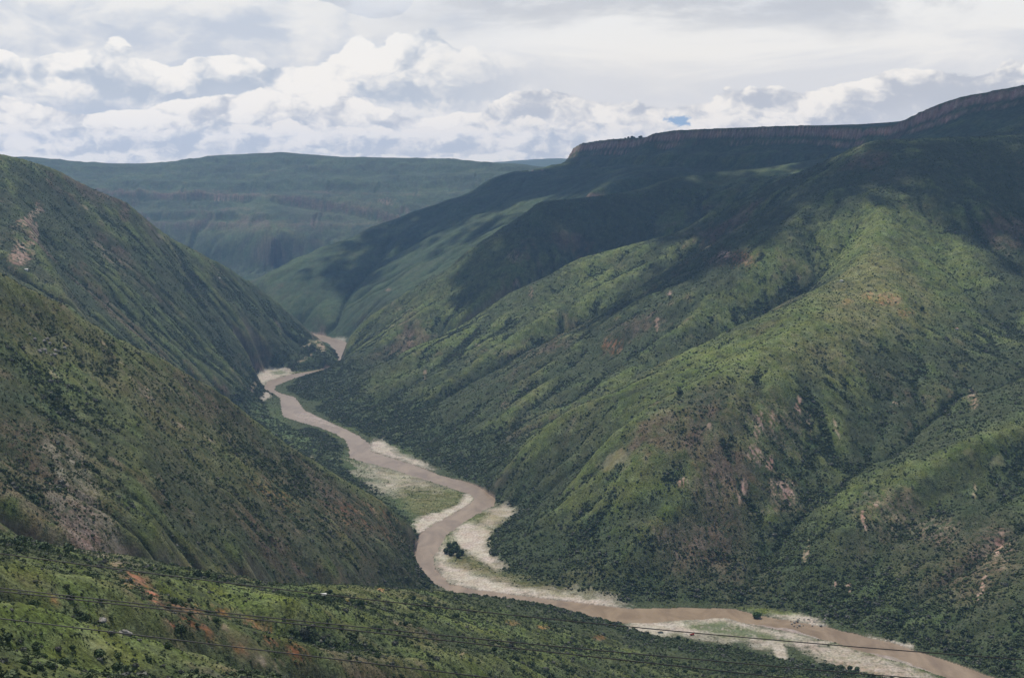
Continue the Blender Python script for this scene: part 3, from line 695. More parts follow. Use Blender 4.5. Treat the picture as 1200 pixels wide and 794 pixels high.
#@@VEG
# ------------------------------------------------------------------ shrubs and trees
def leaf_mat(name, dark, light, spread):
    m, t, b = material(name)
    r = t.new('ShaderNodeObjectInfo').outputs['Random']
    P = t.new('ShaderNodeNewGeometry').outputs['Position']
    big = t.noise(P, .012, 4, .6)
    f = t.math('ADD', t.math('MULTIPLY', r, .75), t.math('MULTIPLY', t.ramp(big, .3, .7), .35))
    c = t.mix(t.ramp(f, 0, 1, 0, 1, False), dark, light)
    c2 = t.mix(t.ramp(r, .82, .9), c, spread)
    t.put(b.inputs['Base Color'], c2); b.inputs['Roughness'].default_value = .75; b.inputs['Specular IOR Level'].default_value = .2
    return m
LEAF = leaf_mat('shrub_leaves', (.040,.062,.024), (.110,.135,.050), (.125,.125,.098))
BARK = plain('bark', (.12,.095,.07), .9)
def crown_arrays(rs, n, core=True, fl=1.0, leaf=.20):
    """a crown of unit radius: a lumpy inner mass and many leaf clusters around it"""
    r = np.random.default_rng(rs); Vs = []; Fs = []; k = 0
    lobes = r.normal(size=(6,3)); lobes /= np.linalg.norm(lobes, axis=1)[:,None]; lobes *= r.uniform(.25,.55,(6,1)); lobes[:,2] = np.abs(lobes[:,2])*.7
    lr = r.uniform(.38,.62,6)
    for i in range(n):
        j = r.integers(6); d = r.normal(size=3); d /= np.linalg.norm(d); d[2] = abs(d[2]) if r.random() < .75 else d[2]
        c = lobes[j]+d*lr[j]*r.uniform(.75,1.05); c[2] = c[2]*fl+.45
        if c[2] < .03: c[2] = .03+.1*r.random()
        nrm = d+r.normal(size=3)*.55; nrm /= np.linalg.norm(nrm)
        u = np.cross(nrm, r.normal(size=3)); u /= np.linalg.norm(u); v = np.cross(nrm, u)
        s = leaf*r.uniform(.6,1.3)
        Vs += [c-u*s-v*s*.6, c+u*s*.2-v*s, c+u*s+v*s*.5, c-u*s*.3+v*s]; Fs.append((k,k+1,k+2,k+3)); k += 4
    if core:
        for j in range(6):
            c = lobes[j].copy(); c[2] = c[2]*fl+.42
            m = 4; nv = 8
            for a in range(m+1):
                th = math.pi*a/m
                for b_ in range(nv):
                    ph = 2*math.pi*b_/nv
                    q = c+lr[j]*.82*np.array([math.sin(th)*math.cos(ph), math.sin(th)*math.sin(ph), math.cos(th)*fl])*r.uniform(.85,1.12)
                    q[2] = max(q[2], 0.0); Vs.append(q)
            for a in range(m):
                for b_ in range(nv):
                    Fs.append((k+a*nv+b_, k+a*nv+(b_+1)%nv, k+(a+1)*nv+(b_+1)%nv, k+(a+1)*nv+b_))
            k += (m+1)*nv
    return np.array(Vs), np.array(Fs)
SIMPLE = []
for q in range(4):
    Vc, Fc = crown_arrays(100+q, 46, True, (.75,.9,.6,1.1)[q], .26)
    SIMPLE.append(bpy.data.objects.new('scrub_bush', mesh_np('scrub_bush', Vc, Fc, LEAF, False)))
pc = bpy.data.collections.new('scrub_kinds')
for o in SIMPLE: pc.objects.link(o)
# scatter over the ground by the density map of the cover
NC = 2700000
r2 = np.sqrt(rng.uniform(420**2, 5900**2, NC)); an2 = np.radians(rng.uniform(-23.4, 23.4, NC))
sx = r2*np.sin(an2); sy = r2*np.cos(an2)
lr_ = np.interp(r2, rows, np.arange(len(rows))); lc_ = np.interp(an2, an, np.arange(len(an)))
i0 = np.clip(lr_.astype(int), 0, nr-2); j0 = np.clip(lc_.astype(int), 0, nc-2); fu = lr_-i0; fv = lc_-j0
def polar(A): return (A[i0,j0]*(1-fv)+A[i0,j0+1]*fv)*(1-fu)+(A[i0+1,j0]*(1-fv)+A[i0+1,j0+1]*fv)*fu
sz = polar(ZZ); sden = polar(DEN); sbare = polar(BARE)
clump = .5+1.1*smooth01(fbm(sx, sy, 30, 3, 201), -.25, .35)
keepm = (rng.random(NC) < (sden+np.where(r2 < 1700, .08, .08))*clump*.62) & (sz > .5) & (sbare < .45)
sx, sy, sz, sden, r2 = (q[keepm] for q in (sx, sy, sz, sden, r2))
rad = np.clip(rng.lognormal(.12, .52, len(sx)), .6, 4.2)*(.72+.60*np.clip(sden,0,1.3))
addn = 0
rad *= np.where(sz < 2.6, .55, np.where(sz < 14, 1.15, 1.0))
# low tufts and seedlings on the nearest slopes
NT_ = 150000
r3 = np.sqrt(rng.uniform(430**2, 1750**2, NT_)); an3 = np.radians(rng.uniform(-23.4, 23.4, NT_))
lr_ = np.interp(r3, rows, np.arange(len(rows))); lc_ = np.interp(an3, an, np.arange(len(an)))
i0 = np.clip(lr_.astype(int), 0, nr-2); j0 = np.clip(lc_.astype(int), 0, nc-2); fu = lr_-i0; fv = lc_-j0
tx, ty = r3*np.sin(an3), r3*np.cos(an3); tz, tb = polar(ZZ), polar(BARE)
km = (tb < .5) & (rng.random(NT_) < .35+.9*smooth01(fbm(tx, ty, 22, 3, 205), -.3, .3))
TUFT = np.stack([tx, ty, tz-.05], 1)[km]; TR = rng.lognormal(-.75, .38, int(km.sum())).clip(.22, 1.1)
# the largest-looking ones that can be seen become objects of their own
def seen(x, y, z):
    ok = np.ones(len(x), bool)
    for f_ in np.linspace(.15, .985, 60):
        ok &= sample(H, DX, x*f_, y*f_) < CAMH+(z-CAMH)*f_+1
    return ok
fx_ = sx/(sy*CT+(CAMH-sz)*ST)*FPX+600; 
fy_ = 397-FPX*((sz-CAMH)*CT+sy*ST)/(sy*CT+(CAMH-sz)*ST)
cand = np.nonzero((fx_ > 5) & (fx_ < 1195) & (fy_ < 790))[0]
cand = cand[np.argsort(-(rad/r2)[cand])][:2500]
cand = cand[seen(sx[cand], sy[cand], sz[cand]+rad[cand]*.7)][:285]
near = np.zeros(len(sx), bool); near[cand] = True
PV = np.concatenate([np.stack([sx, sy, sz-.15*rad], 1)[~near], TUFT]); PR = np.concatenate([rad[~near], TR])
pm = bpy.data.meshes.new('scrub'); pm.vertices.add(len(PV)); pm.vertices.foreach_set('co', PV.astype(np.float32).ravel())
at = pm.attributes.new('size', 'FLOAT', 'POINT'); at.data.foreach_set('value', PR.astype(np.float32))
at = pm.attributes.new('turn', 'FLOAT_VECTOR', 'POINT')
rot = np.stack([rng.normal(0,.12,len(PV)), rng.normal(0,.12,len(PV)), rng.uniform(0,6.28,len(PV))], 1); at.data.foreach_set('vector', rot.astype(np.float32).ravel())
scrub = link(bpy.data.objects.new('scrub', pm), kind='stuff')
ng = bpy.data.node_groups.new('scrub_scatter', 'GeometryNodeTree')
ng.interface.new_socket('Geometry', in_out='INPUT', socket_type='NodeSocketGeometry'); ng.interface.new_socket('Geometry', in_out='OUTPUT', socket_type='NodeSocketGeometry')
gi = ng.nodes.new('NodeGroupInput'); go = ng.nodes.new('NodeGroupOutput'); m2p = ng.nodes.new('GeometryNodeMeshToPoints'); iop = ng.nodes.new('GeometryNodeInstanceOnPoints')
ci = ng.nodes.new('GeometryNodeCollectionInfo'); ci.inputs['Collection'].default_value = pc; ci.inputs['Separate Children'].default_value = True; ci.inputs['Reset Children'].default_value = True
a1 = ng.nodes.new('GeometryNodeInputNamedAttribute'); a1.data_type = 'FLOAT'; a1.inputs[0].default_value = 'size'
a2 = ng.nodes.new('GeometryNodeInputNamedAttribute'); a2.data_type = 'FLOAT_VECTOR'; a2.inputs[0].default_value = 'turn'
ng.links.new(gi.outputs[0], m2p.inputs[0]); ng.links.new(m2p.outputs[0], iop.inputs['Points']); ng.links.new(ci.outputs[0], iop.inputs['Instance'])
iop.inputs['Pick Instance'].default_value = True
ng.links.new(a1.outputs[0], iop.inputs['Scale']); ng.links.new(a2.outputs[0], iop.inputs['Rotation']); ng.links.new(iop.outputs[0], go.inputs[0])
scrub.modifiers.new('scatter', 'NODES').node_group = ng
print('scrub count', len(PV), 'near', len(cand))

# near shrubs and small trees as things with trunk and crown
def tube(path, rads, nv=6):
    V = []; F = []
    path = [Vector(p) for p in path]
    for i, p in enumerate(path):
        d = (path[min(i+1,len(path)-1)]-path[max(i-1,0)]).normalized()
        u = d.orthogonal().normalized(); v = d.cross(u)
        for k in range(nv):
            a = 2*math.pi*k/nv; V.append(p+(u*math.cos(a)+v*math.sin(a))*rads[i])
    for i in range(len(path)-1):
        for k in range(nv): F.append((i*nv+k, i*nv+(k+1)%nv, (i+1)*nv+(k+1)%nv, (i+1)*nv+k))
    return np.array([tuple(q) for q in V]), np.array(F)
def trunk_mesh(rs, h=.6):
    r = random.Random(rs); VV = []; FF = []; n = 0
    for k in range(5):
        a = r.uniform(0,6.28); s = r.uniform(.2,.45) if k else .05
        v, f = tube([(0,0,-.25),(math.cos(a)*s*.2,math.sin(a)*s*.2,h*.35),(math.cos(a)*s*.6,math.sin(a)*s*.6,h*.75),(math.cos(a)*s,math.sin(a)*s,h*1.15)], [.06,.05,.035,.015])
        VV.append(v); FF.append(f+n); n += len(v)
    return mesh_np('trunk', np.concatenate(VV), np.concatenate(FF), BARK)
LEAFS = [leaf_mat('shrub_leaves_dark', (.032,.054,.018), (.060,.090,.028), (.04,.06,.02)),
         leaf_mat('shrub_leaves_mid', (.045,.072,.022), (.070,.098,.030), (.08,.1,.04)),
         leaf_mat('shrub_leaves_grey', (.070,.078,.052), (.105,.105,.078), (.12,.11,.09))]
KINDS = []
for q in range(6):
    Vc, Fc = crown_arrays(300+q, 210, True, (.8,1.0,.65,1.2,.75,.9)[q], .15)
    cm = mesh_np('crown', Vc, Fc, LEAFS[q%3], False)
    KINDS.append((cm, trunk_mesh(q), q % 3))
LBL = ['dark green rounded shrub growing on the near hillside below the power cables', 'fresh green leafy shrub growing on the near hillside below the power cables', 'grey leafless looking shrub growing on the near hillside below the power cables']
FARL = ['dark green rounded bush growing on the slope across the gully', 'fresh green leafy bush growing on the slope across the gully', 'grey leafless looking bush growing on the slope across the gully']
PROTO = []
def add_shrub(kind, loc, r, rz, label, cat, group, name):
    cm, tm, q = KINDS[kind]
    e = bpy.data.objects.new(name, None); e.location = loc; e.scale = (r,r,r); e.rotation_euler = (0,0,rz); e.empty_display_size = .2
    link(e, label=label, category=cat)
    if group: e['group'] = group
    for nm, mm in (('trunk', tm), ('crown', cm)):
        c = bpy.data.objects.new(nm, mm); COL.objects.link(c); c.parent = e
    return e
for i in cand:
    k = random.choices(range(6), (4,2,1.6,4,2,1.6))[0]; q = k % 3
    if sy[i] < 1900 : lab, grp = LBL[q], ('dark shrubs on the near hillside','fresh green shrubs on the near hillside','grey shrubs on the near hillside')[q]
    else: lab, grp = FARL[q], ('dark bushes across the gully','fresh green bushes across the gully','grey bushes across the gully')[q]
    add_shrub(k, (sx[i], sy[i], sz[i]-.1*rad[i]), rad[i], random.uniform(0,6.28), lab, 'shrub', grp, 'shrub')

#@@FIX
# ------------------------------------------------------------------ single plants that stand out
CROWN_Y = leaf_mat('yellow_blossom', (.30,.22,.03), (.42,.32,.05), (.3,.25,.05))
CROWN_B = leaf_mat('fresh_leaves', (.045,.085,.018), (.06,.11,.025), (.06,.1,.03))
def ground(x, y):
    _g = height(np.array([x], float), np.array([y], float)); return max(float(_g[0]), .6)
def plant(px, py, r, kind, label, cat, group=None, name='tree', flatz=False, mat=None, dz=0):
    g = gp(px, py, 2) if flatz else raycast(px, py)
    e = add_shrub(kind, (g[0], g[1], ground(g[0], g[1])-.12*r+dz), r, random.uniform(0,6), label, cat, group, name)
    if mat:
        for c in e.children:
            if c.name.startswith('crown'): c.data = c.data.copy(); c.data.materials[0] = mat
    return e
for px, py, r in ((522,648,9),(527,642,10),(532,640,9),(536,646,11),(530,650,10),(541,650,9),(537,653,8)):
    plant(px, py, r, 3, 'dark green tree in the small clump at the river edge of the gravel bar', 'tree', 'tree clump on the gravel bar', flatz=True)
plant(888, 722, 9, 0, 'bright green rounded tree on the far river bank beside a strip of pale boulders', 'tree', None, flatz=True, mat=CROWN_B)
plant(407, 708, 3.2, 1, 'yellow flowering tree on the grassy hillside below the small white house', 'tree', None, mat=CROWN_Y)
plant(210, 746, 5.5, 0, 'largest dark green bush in the gully under the orange earth banks', 'shrub', None, 'shrub')
plant(387, 699, 3.6, 3, 'dark green tree standing right beside the small white house', 'tree')
plant(796, 462, 9, 0, 'solitary dark tree in the valley behind the long bright green ridge', 'tree')
plant(1081, 365, 8, 3, 'dark tree on the sunlit mountain right of the orange bare patches', 'tree')
for px, r in ((733,6),(736,9),(741,11),(743,7),(749,9),(751.5,11),(719,5)):
    g = pt(px, 161.5, 8080+ (745-px)*6); plant_z = sample(H, DX, np.array([g[0]]), np.array([g[1]]))[0]
    add_shrub(0, (g[0], g[1], plant_z-2), r*1.15, px, 'small dark tree in the row on the plateau rim against the clouds', 'tree', 'row of trees on the plateau rim', 'tree')

# ------------------------------------------------------------------ small houses
WALLW = plain('white_render', (.78,.76,.70), .85, .06); ROOFM = plain('tin_roof', (.42,.40,.37), .5, .15); ROOFT = plain('tile_roof', (.36,.17,.10), .8, .2); DOORM = plain('door_wood', (.12,.07,.04), .7)
def box(a, b_):
    (x0,y0,z0),(x1,y1,z1) = a, b_
    V = np.array([(x,y,z) for x in (x0,x1) for y in (y0,y1) for z in (z0,z1)], float)
    return V, np.array([(0,1,3,2),(4,6,7,5),(0,4,5,1),(2,3,7,6),(0,2,6,4),(1,5,7,3)])
def join(parts):
    V = []; F = []; n = 0
    for v, f in parts: V.append(v); F.append(f+n); n += len(v)
    return np.concatenate(V), np.concatenate(F)
def part(name, VF, mat, parent, smooth=False):
    o = bpy.data.objects.new(name, mesh_np(name, VF[0], VF[1], mat, smooth)); COL.objects.link(o); o.parent = parent; return o
def house(px, py, w_, d_, rz, roofm, label, group=None):
    g = raycast(px, py); e = bpy.data.objects.new('small_house', None)
    z = ground(g[0], g[1]); e.location = (g[0], g[1], z); e.rotation_euler = (0,0,rz); e.empty_display_size = 1
    link(e, label=label, category='house')
    h = 2.7
    part('wall', join([box((-w_/2,-d_/2,-2.5),(w_/2,d_/2,h))]), WALLW, e)
    ov = .5; zr = h+.003
    V = np.array([(-w_/2-ov,-d_/2-ov,zr),(w_/2+ov,-d_/2-ov,zr),(w_/2+ov,d_/2+ov,zr),(-w_/2-ov,d_/2+ov,zr),(-w_/2-ov,0,zr+1.3),(w_/2+ov,0,zr+1.3),(-w_/2-ov,-d_/2-ov,zr+.12),(w_/2+ov,-d_/2-ov,zr+.12),(w_/2+ov,d_/2+ov,zr+.12),(-w_/2-ov,d_/2+ov,zr+.12)])
    F = [(0,3,2,1),(6,7,5,4),(9,4,5,8),(0,1,7,6),(2,3,9,8),(1,2,8,7),(3,0,6,9),(7,8,5,5),(6,4,9,9)]
    bm_ = bpy.data.meshes.new('roof'); bm_.from_pydata([tuple(v) for v in V], [], [tuple(dict.fromkeys(f)) for f in F]); bm_.materials.append(roofm)
    ro = bpy.data.objects.new('roof', bm_); COL.objects.link(ro); ro.parent = e
    part('door', box((-.45,-d_/2-.06,-.1),(.45,-d_/2-.004,2.0)), DOORM, e)
    for sx_ in (-1,1): part('window', box((sx_*w_*.3-.5,-d_/2-.05,.9),(sx_*w_*.3+.5,-d_/2-.004,1.8)), DOORM, e)
    return e
house(379, 700, 4.8, 3.8, .25, WALLW, 'small white house standing on the grassy spur in the foreground beside a dark tree')
house(31, 318, 8, 6, .4, ROOFM, 'tiny white house under the pinkish landslide scar on the left mountain')
house(257, 327, 6, 5, -.3, ROOFM, 'tiny white house alone high on the left mountain near its crest')
house(986, 330, 6.5, 5, .2, ROOFM, 'tiny pale house on the crest of the bright green ridge on the right')
house(1121, 386, 6.5, 5, .5, ROOFT, 'tiny house with an orange tile roof on the right mountainside')

# ------------------------------------------------------------------ red lorry on the gravel by the river
REDP = plain('red_paint', (.42,.045,.03), .4, .1); TYRE = plain('rubber', (.02,.02,.02), .9); GLASS = plain('dark_glass', (.03,.035,.04), .1, .05)
def lorry(px, py, rz):
    g = gp(px, py, 1.5); e = bpy.data.objects.new('lorry', None); z = ground(g[0], g[1]); e.location = (g[0], g[1], z+.05); e.rotation_euler = (0,0,rz); e.empty_display_size = 1
    link(e, label='small red lorry parked on the pale gravel flat beside the river', category='lorry')
    part('cab', join([box((2.0,-1.1,.75),(3.6,1.1,1.7)), box((2.05,-1.02,1.7),(3.25,1.02,2.55))]), REDP, e)
    part('windscreen', box((3.255,-.9,1.75),(3.30,.9,2.4)), GLASS, e)
    part('cargo_body', join([box((-3.4,-1.2,.9),(1.85,1.2,1.1)), box((-3.4,-1.2,1.1),(-3.25,1.2,2.3)), box((1.7,-1.2,1.1),(1.85,1.2,2.3)), box((-3.25,-1.2,1.1),(1.7,-1.08,2.3)), box((-3.25,1.08,1.1),(1.7,1.2,2.3))]), REDP, e)
    for x in (2.7,-1.3,-2.5):
        for y in (-1.0,1.0):
            V, F = tube([(x,y-.18,.5),(x,y-.179,.5),(x,y+.179,.5),(x,y+.18,.5)], [.05,.5,.5,.05], 14); part('wheel', (V, F), TYRE, e)
lorry(811, 744, .5)
# flat, dark glossy oval lying on the gravel
PM, t, b = material('dark_gloss'); b.inputs['Base Color'].default_value = (.03,.035,.035,1); b.inputs['Roughness'].default_value = .12
g = gp(769, 741, 1.7); V = [(0,0,0)]; F = []
for k in range(28):
    a = k*math.pi/14; q = 1+.15*math.sin(3*a+1)+.08*math.sin(5*a); V.append((15*q*math.cos(a), 16*q*math.sin(a), 0))
for k in range(28): F.append((0, 1+k, 1+(k+1)%28))
V = np.array(V); V[:,2] = 1.75
po = link(bpy.data.objects.new('dark_oval', mesh_np('dark_oval', V, np.array(F), PM)), kind='structure'); po.location = (g[0], g[1], 0)

# ------------------------------------------------------------------ boulders
ROCK = plain('pale_rock', (.24,.22,.19), .9, .3, 1.2)
RK = []
for q in range(4):
    V, F = (lambda rs: (lambda m, nv: (np.array([(math.sin(math.pi*a/m)*math.cos(2*math.pi*c/nv), math.sin(math.pi*a/m)*math.sin(2*math.pi*c/nv), math.cos(math.pi*a/m)) for a in range(m+1) for c in range(nv)]), np.array([(a*nv+c, a*nv+(c+1)%nv, (a+1)*nv+(c+1)%nv, (a+1)*nv+c) for a in range(m) for c in range(nv)])))(9, 12))(q)
    V = V*(1+.35*perlin(V[:,0]*1.3+q*5, V[:,1]*1.3+V[:,2]*1.9, q+50))[:,None]*np.array([1.3,.9,.75]); RK.append(mesh_np('boulder', V, F, ROCK, False))
def boulder(px, py, r, label, group=None, flatz=False):
    g = gp(px, py, 2) if flatz else raycast(px, py); o = bpy.data.objects.new('boulder', random.choice(RK)); o.location = (g[0], g[1], ground(g[0], g[1])+.15*r); o.scale = (r,r,r); o.rotation_euler = (random.uniform(-.3,.3), random.uniform(-.3,.3), random.uniform(0,6))
    link(o, label=label, category='boulder')
    if group: o['group'] = group
boulder(120, 733, 3.0, 'tall grey boulder on the near green hillside at left, above the lowest cable'); boulder(146, 743, 2.6, 'flat pale boulder low on the near hillside, right of the tall grey one'); boulder(152, 744, 1.6, 'smallest pale boulder in the pair low on the near green hillside')
for k in range(16):
    boulder(random.uniform(28,60)+k*1.6, 398+k*1.3+random.uniform(-6,8), random.uniform(1.6,3.4), 'pale boulder scattered on the grassy upper slope at the left', 'pale boulders on the left slope')
for k in range(26):
    boulder(random.uniform(925,970), random.uniform(723,734), random.uniform(1.0,2.2), 'pale boulder in the bank of stones on the far side of the river', 'boulders on the far river bank', True)

# ------------------------------------------------------------------ cables crossing the view
CABM = plain('cable_metal', (.03,.03,.032), .6, .1)
CABS = [([0,150,300,400,600,800,933,1067,1200],[649,668,685,697,722,740,752,762,772],95,'uppermost of the four dark cables, crossing the whole view over the river bar'),
        ([0,100,200,300,400,600,800,933,1043],[688,700,711,722,733,750,771,782,792],90,'second dark cable from the top, just above its close neighbour'),
        ([0,100,200,300,400,600,800,917],[692,704,714,725,737,758,781,793],86,'third dark cable from the top, just below its close neighbour'),
        ([0,100,200,300,400,500,573],[724,737,748,760,773,785,793],82,'lowest dark cable, crossing only the bottom left of the view')]
for xs_, ys_, D, lab in CABS:
    c2 = np.polyfit(xs_, ys_, 2 if len(xs_) > 7 else 1); c2 = c2 if len(c2) == 3 else np.array([0, *c2])
    path = []
    for px in np.linspace(-700, 1900, 70):
        xx = min(max(px, -300), 1500); py = np.polyval(c2, xx)+(px-xx)*(2*c2[0]*xx+c2[1])
        path.append(pt(px, py, D))
    V, F = tube(path, [.036]*len(path), 7)
    o = link(bpy.data.objects.new('power_cable', mesh_np('power_cable', V, F, CABM)), label=lab, category='cable', group='cables crossing the foreground')

#@@CLOUDS
# ------------------------------------------------------------------ cumulus overhead (out of the picture, they shade the slopes)
CM_, t, b = material('cloud')
b.inputs['Base Color'].default_value = (.9,.9,.9,1); b.inputs['Roughness'].default_value = 1; b.inputs['Specular IOR Level'].default_value = 0
BL = [ # px, py on the ground that is shaded, half sizes in metres, puffs
 (700,200,650,650,150),(800,190,700,600,150),(900,185,700,650,160),(985,175,600,600,150),(1080,150,600,600,140),(1180,135,600,500,130),(1290,130,600,600,100),
 (640,270,420,330,100),(720,262,420,350,110),(600,310,260,200,50),(800,240,420,350,110),
 (990,195,420,240,100),(1100,190,420,250,100),(1200,215,420,380,110),(905,235,300,240,90),(860,282,230,190,60),(800,310,240,190,60),(745,345,140,120,30),(860,248,330,260,70),(905,225,300,260,60),(1200,262,220,200,50),(700,375,110,90,16),(1290,260,400,500,90),
 (470,290,330,190,50),(540,250,420,260,60),(420,335,200,150,24),(560,275,250,200,30),
 (640,205,500,400,80),
(400,312,260,170,50),(470,272,420,260,90),(520,240,430,280,90),(600,225,420,280,90)]
_tr = t.new('ShaderNodeBsdfTransparent'); _ms = t.new('ShaderNodeMixShader'); _ms.inputs[0].default_value = .42     # thin, fibrous cloud lets part of the light through
t.l.new(b.outputs[0], _ms.inputs[1]); t.l.new(_tr.outputs[0], _ms.inputs[2]); t.l.new(_ms.outputs[0], t.n['Material Output'].inputs['Surface'])
CB = 2750.
lump = np.random.default_rng(5); VV = []; FF = []; n = 0
def puff(rs):
    V = []; m, nv = 7, 10
    for a in range(m+1):
        for b_ in range(nv):
            th = math.pi*a/m; ph = 2*math.pi*b_/nv
            V.append((math.sin(th)*math.cos(ph), math.sin(th)*math.sin(ph), math.cos(th)))
    V = np.array(V); V *= (1+.22*perlin(V[:,0]*1.7+rs*7, V[:,1]*1.7+V[:,2]*2.3, rs))[:,None]
    F = [(a*nv+b_, a*nv+(b_+1)%nv, (a+1)*nv+(b_+1)%nv, (a+1)*nv+b_) for a in range(m) for b_ in range(nv)]
    return V, np.array(F)
PF = [puff(q) for q in range(6)]
for px, py, ax, ay, np_ in BL:
    g = raycast(px, py)
    tt = (CB-g[2])/sd.z; c = (g[0]+sd.x*tt, g[1]+sd.y*tt)
    for k in range(int(np_*1.5)):
        rr = math.sqrt(lump.random())*1.12; a = lump.uniform(0,6.283); w_ = max(.25, 1-rr*.65)
        pr = min(ax, ay)*lump.uniform(.07,.27)*w_**1.3+8
        Vp, Fp = PF[k % 6]
        q = Vp*np.array([pr*1.25, pr*1.25, pr*.8])+np.array([c[0]+ax*rr*math.cos(a), c[1]+ay*rr*math.sin(a), CB+pr*.5+lump.uniform(0,160)*w_])
        VV.append(q); FF.append(Fp+n); n += len(q)
link(bpy.data.objects.new('clouds', mesh_np('clouds', np.concatenate(VV), np.concatenate(FF), CM_)), kind='stuff')

#@@HAZE
hv = bpy.data.materials.new('haze'); hv.use_nodes = True; hv.node_tree.nodes.clear(); t = NT(hv.node_tree)
pv = t.new('ShaderNodeVolumePrincipled'); out = t.new('ShaderNodeOutputMaterial'); t.l.new(pv.outputs[0], out.inputs['Volume'])
pv.inputs['Density'].default_value = 2.5e-5; pv.inputs['Color'].default_value = (.33,.58,1,1); pv.inputs['Anisotropy'].default_value = .25
lo = (-12500,-1500,-3.5); hi_ = (12500,22500,1420)
Vh = np.array([(x,y,z) for x in (lo[0],hi_[0]) for y in (lo[1],hi_[1]) for z in (lo[2],hi_[2])], float)
Fh = np.array([(0,1,3,2),(4,6,7,5),(0,4,5,1),(2,3,7,6),(0,2,6,4),(1,5,7,3)])
link(bpy.data.objects.new('haze', mesh_np('haze', Vh, Fh, hv, False)), kind='stuff')
scene.cycles.volume_bounces = 0; scene.cycles.diffuse_bounces = 2; scene.cycles.max_bounces = 4; scene.cycles.glossy_bounces = 1

#@@MOUNT
# distant blue cordillera
def far_range(seed, D, prof, depth):
    xs = np.linspace(-12000, 12000, 500); ys = np.linspace(0, depth, 50)
    x, y = np.meshgrid(xs, ys); px = x/D*FPX+600
    top = CAMH-D*np.array([tanv(p) for p in np.interp(px[0], [p[0] for p in prof], [p[1] for p in prof])])
    z = top[None]*np.sin(np.pi*np.clip(y/depth,0,1))**.7
    z = z+np.clip(y/depth,0,1)*90*fbm(x, y, 1800, 4, seed, ridge=True)-60
    V = np.stack([x, y+D-depth*.5, z], -1).reshape(-1,3); ii = np.arange(x.size).reshape(x.shape)
    F = np.stack([ii[:-1,:-1], ii[:-1,1:], ii[1:,1:], ii[1:,:-1]], -1).reshape(-1,4)
    return V, F
FM = plain('distant_forest', (.05,.07,.04), .95, .4, .002)
Vf, Ff = far_range(3, 19000, [(-400,190),(300,200),(470,196),(500,184),(520,182),(560,187),(600,184),(640,181),(680,183),(800,200),(1600,200)], 5000)
link(bpy.data.objects.new('far_mountains', mesh_np('far_mountains', Vf, Ff, FM)), kind='structure')
Vb = np.array([(-12000,13000,40),(12000,13000,40),(12000,22000,40),(-12000,22000,40)], float)
link(bpy.data.objects.new('far_plain', mesh_np('far_plain', Vb, np.array([(0,1,2,3)]), FM)), kind='structure')

#@@WORLD
w = bpy.data.worlds.new('World'); scene.world = w; w.use_nodes = True
t = NT(w.node_tree); bg = w.node_tree.nodes['Background']
sky = t.new('ShaderNodeTexSky', sky_type='NISHITA'); sky.sun_disc = False; sky.sun_elevation = EL; sky.sun_rotation = AZ; sky.altitude = 1300
S = .1; bg.inputs['Strength'].default_value = S
dirv = t.new('ShaderNodeTexCoord').outputs['Generated']
sp = t.new('ShaderNodeSeparateXYZ'); t.put(sp.inputs[0], dirv)
el = t.math('ARCSINE', sp.outputs[2]); azn = t.math('ARCTAN2', sp.outputs[0], sp.outputs[1])
# clouds seen edge-on above the horizon, in the azimuth / elevation plane (radians)
def cs(su, sv, off, du=0., dv=0.):
    return t.combine(t.math('ADD', t.math('MULTIPLY', azn, su), du+off), t.math('ADD', t.math('MULTIPLY', el, sv), dv+off*.37), 0.)
def n2(vec, det=4., rough=.55, dist=0., scale=1., colour=False):
    n = t.new('ShaderNodeTexNoise'); n.noise_dimensions = '2D'; t.put(n.inputs['Vector'], vec)
    for k, v in (('Scale',scale),('Detail',det),('Roughness',rough),('Distortion',dist)): n.inputs[k].default_value = v
    return n.outputs['Color' if colour else 0]
def warp(v, amt=.55, sc=1.5, det=3.):
    return t.vmath('ADD', v, t.vmath('SCALE', t.vmath('SUBTRACT', n2(v, det, .6, 0., sc, True), (.5,.5,.5)), amt))
def puff_h(v, det=3.):
    """billowing height field: rounded lobes on rounded lobes"""
    vo = t.new('ShaderNodeTexVoronoi'); vo.voronoi_dimensions = '2D'; vo.feature = 'F1'; vo.normalize = True
    t.put(vo.inputs['Vector'], v); vo.inputs['Scale'].default_value = 1; vo.inputs['Detail'].default_value = det; vo.inputs['Roughness'].default_value = .52; vo.inputs['Lacunarity'].default_value = 2.2
    return t.math('SUBTRACT', 1., vo.outputs['Distance'])
WHITE, BLUE = (.80,.79,.765), (.45,.50,.60)
n_a = n2(cs(4.5, 20, 20.3), 7, .6, .4); n_b = n2(cs(4.2, 16, 31.), 4, .5, .3)
left = t.ramp(azn, .06, -.30)
base = t.mix(t.ramp(n_a, .38, .64), (.76,.76,.75), (.62,.64,.675))
base = t.mix(t.math('MULTIPLY', left, t.ramp(n_b, .40, .56)), base, BLUE)
n_c = n2(cs(7, 20, 44.), 7, .6, .3)
top = t.math('MULTIPLY', t.ramp(t.math('ADD', el, t.math('MULTIPLY', t.math('SUBTRACT', n_c, .5), .06)), .095, .122), t.ramp(n_c, .36, .56))
base = t.mix(t.math('MULTIPLY', top, .75), base, (.47,.49,.53))
col = base
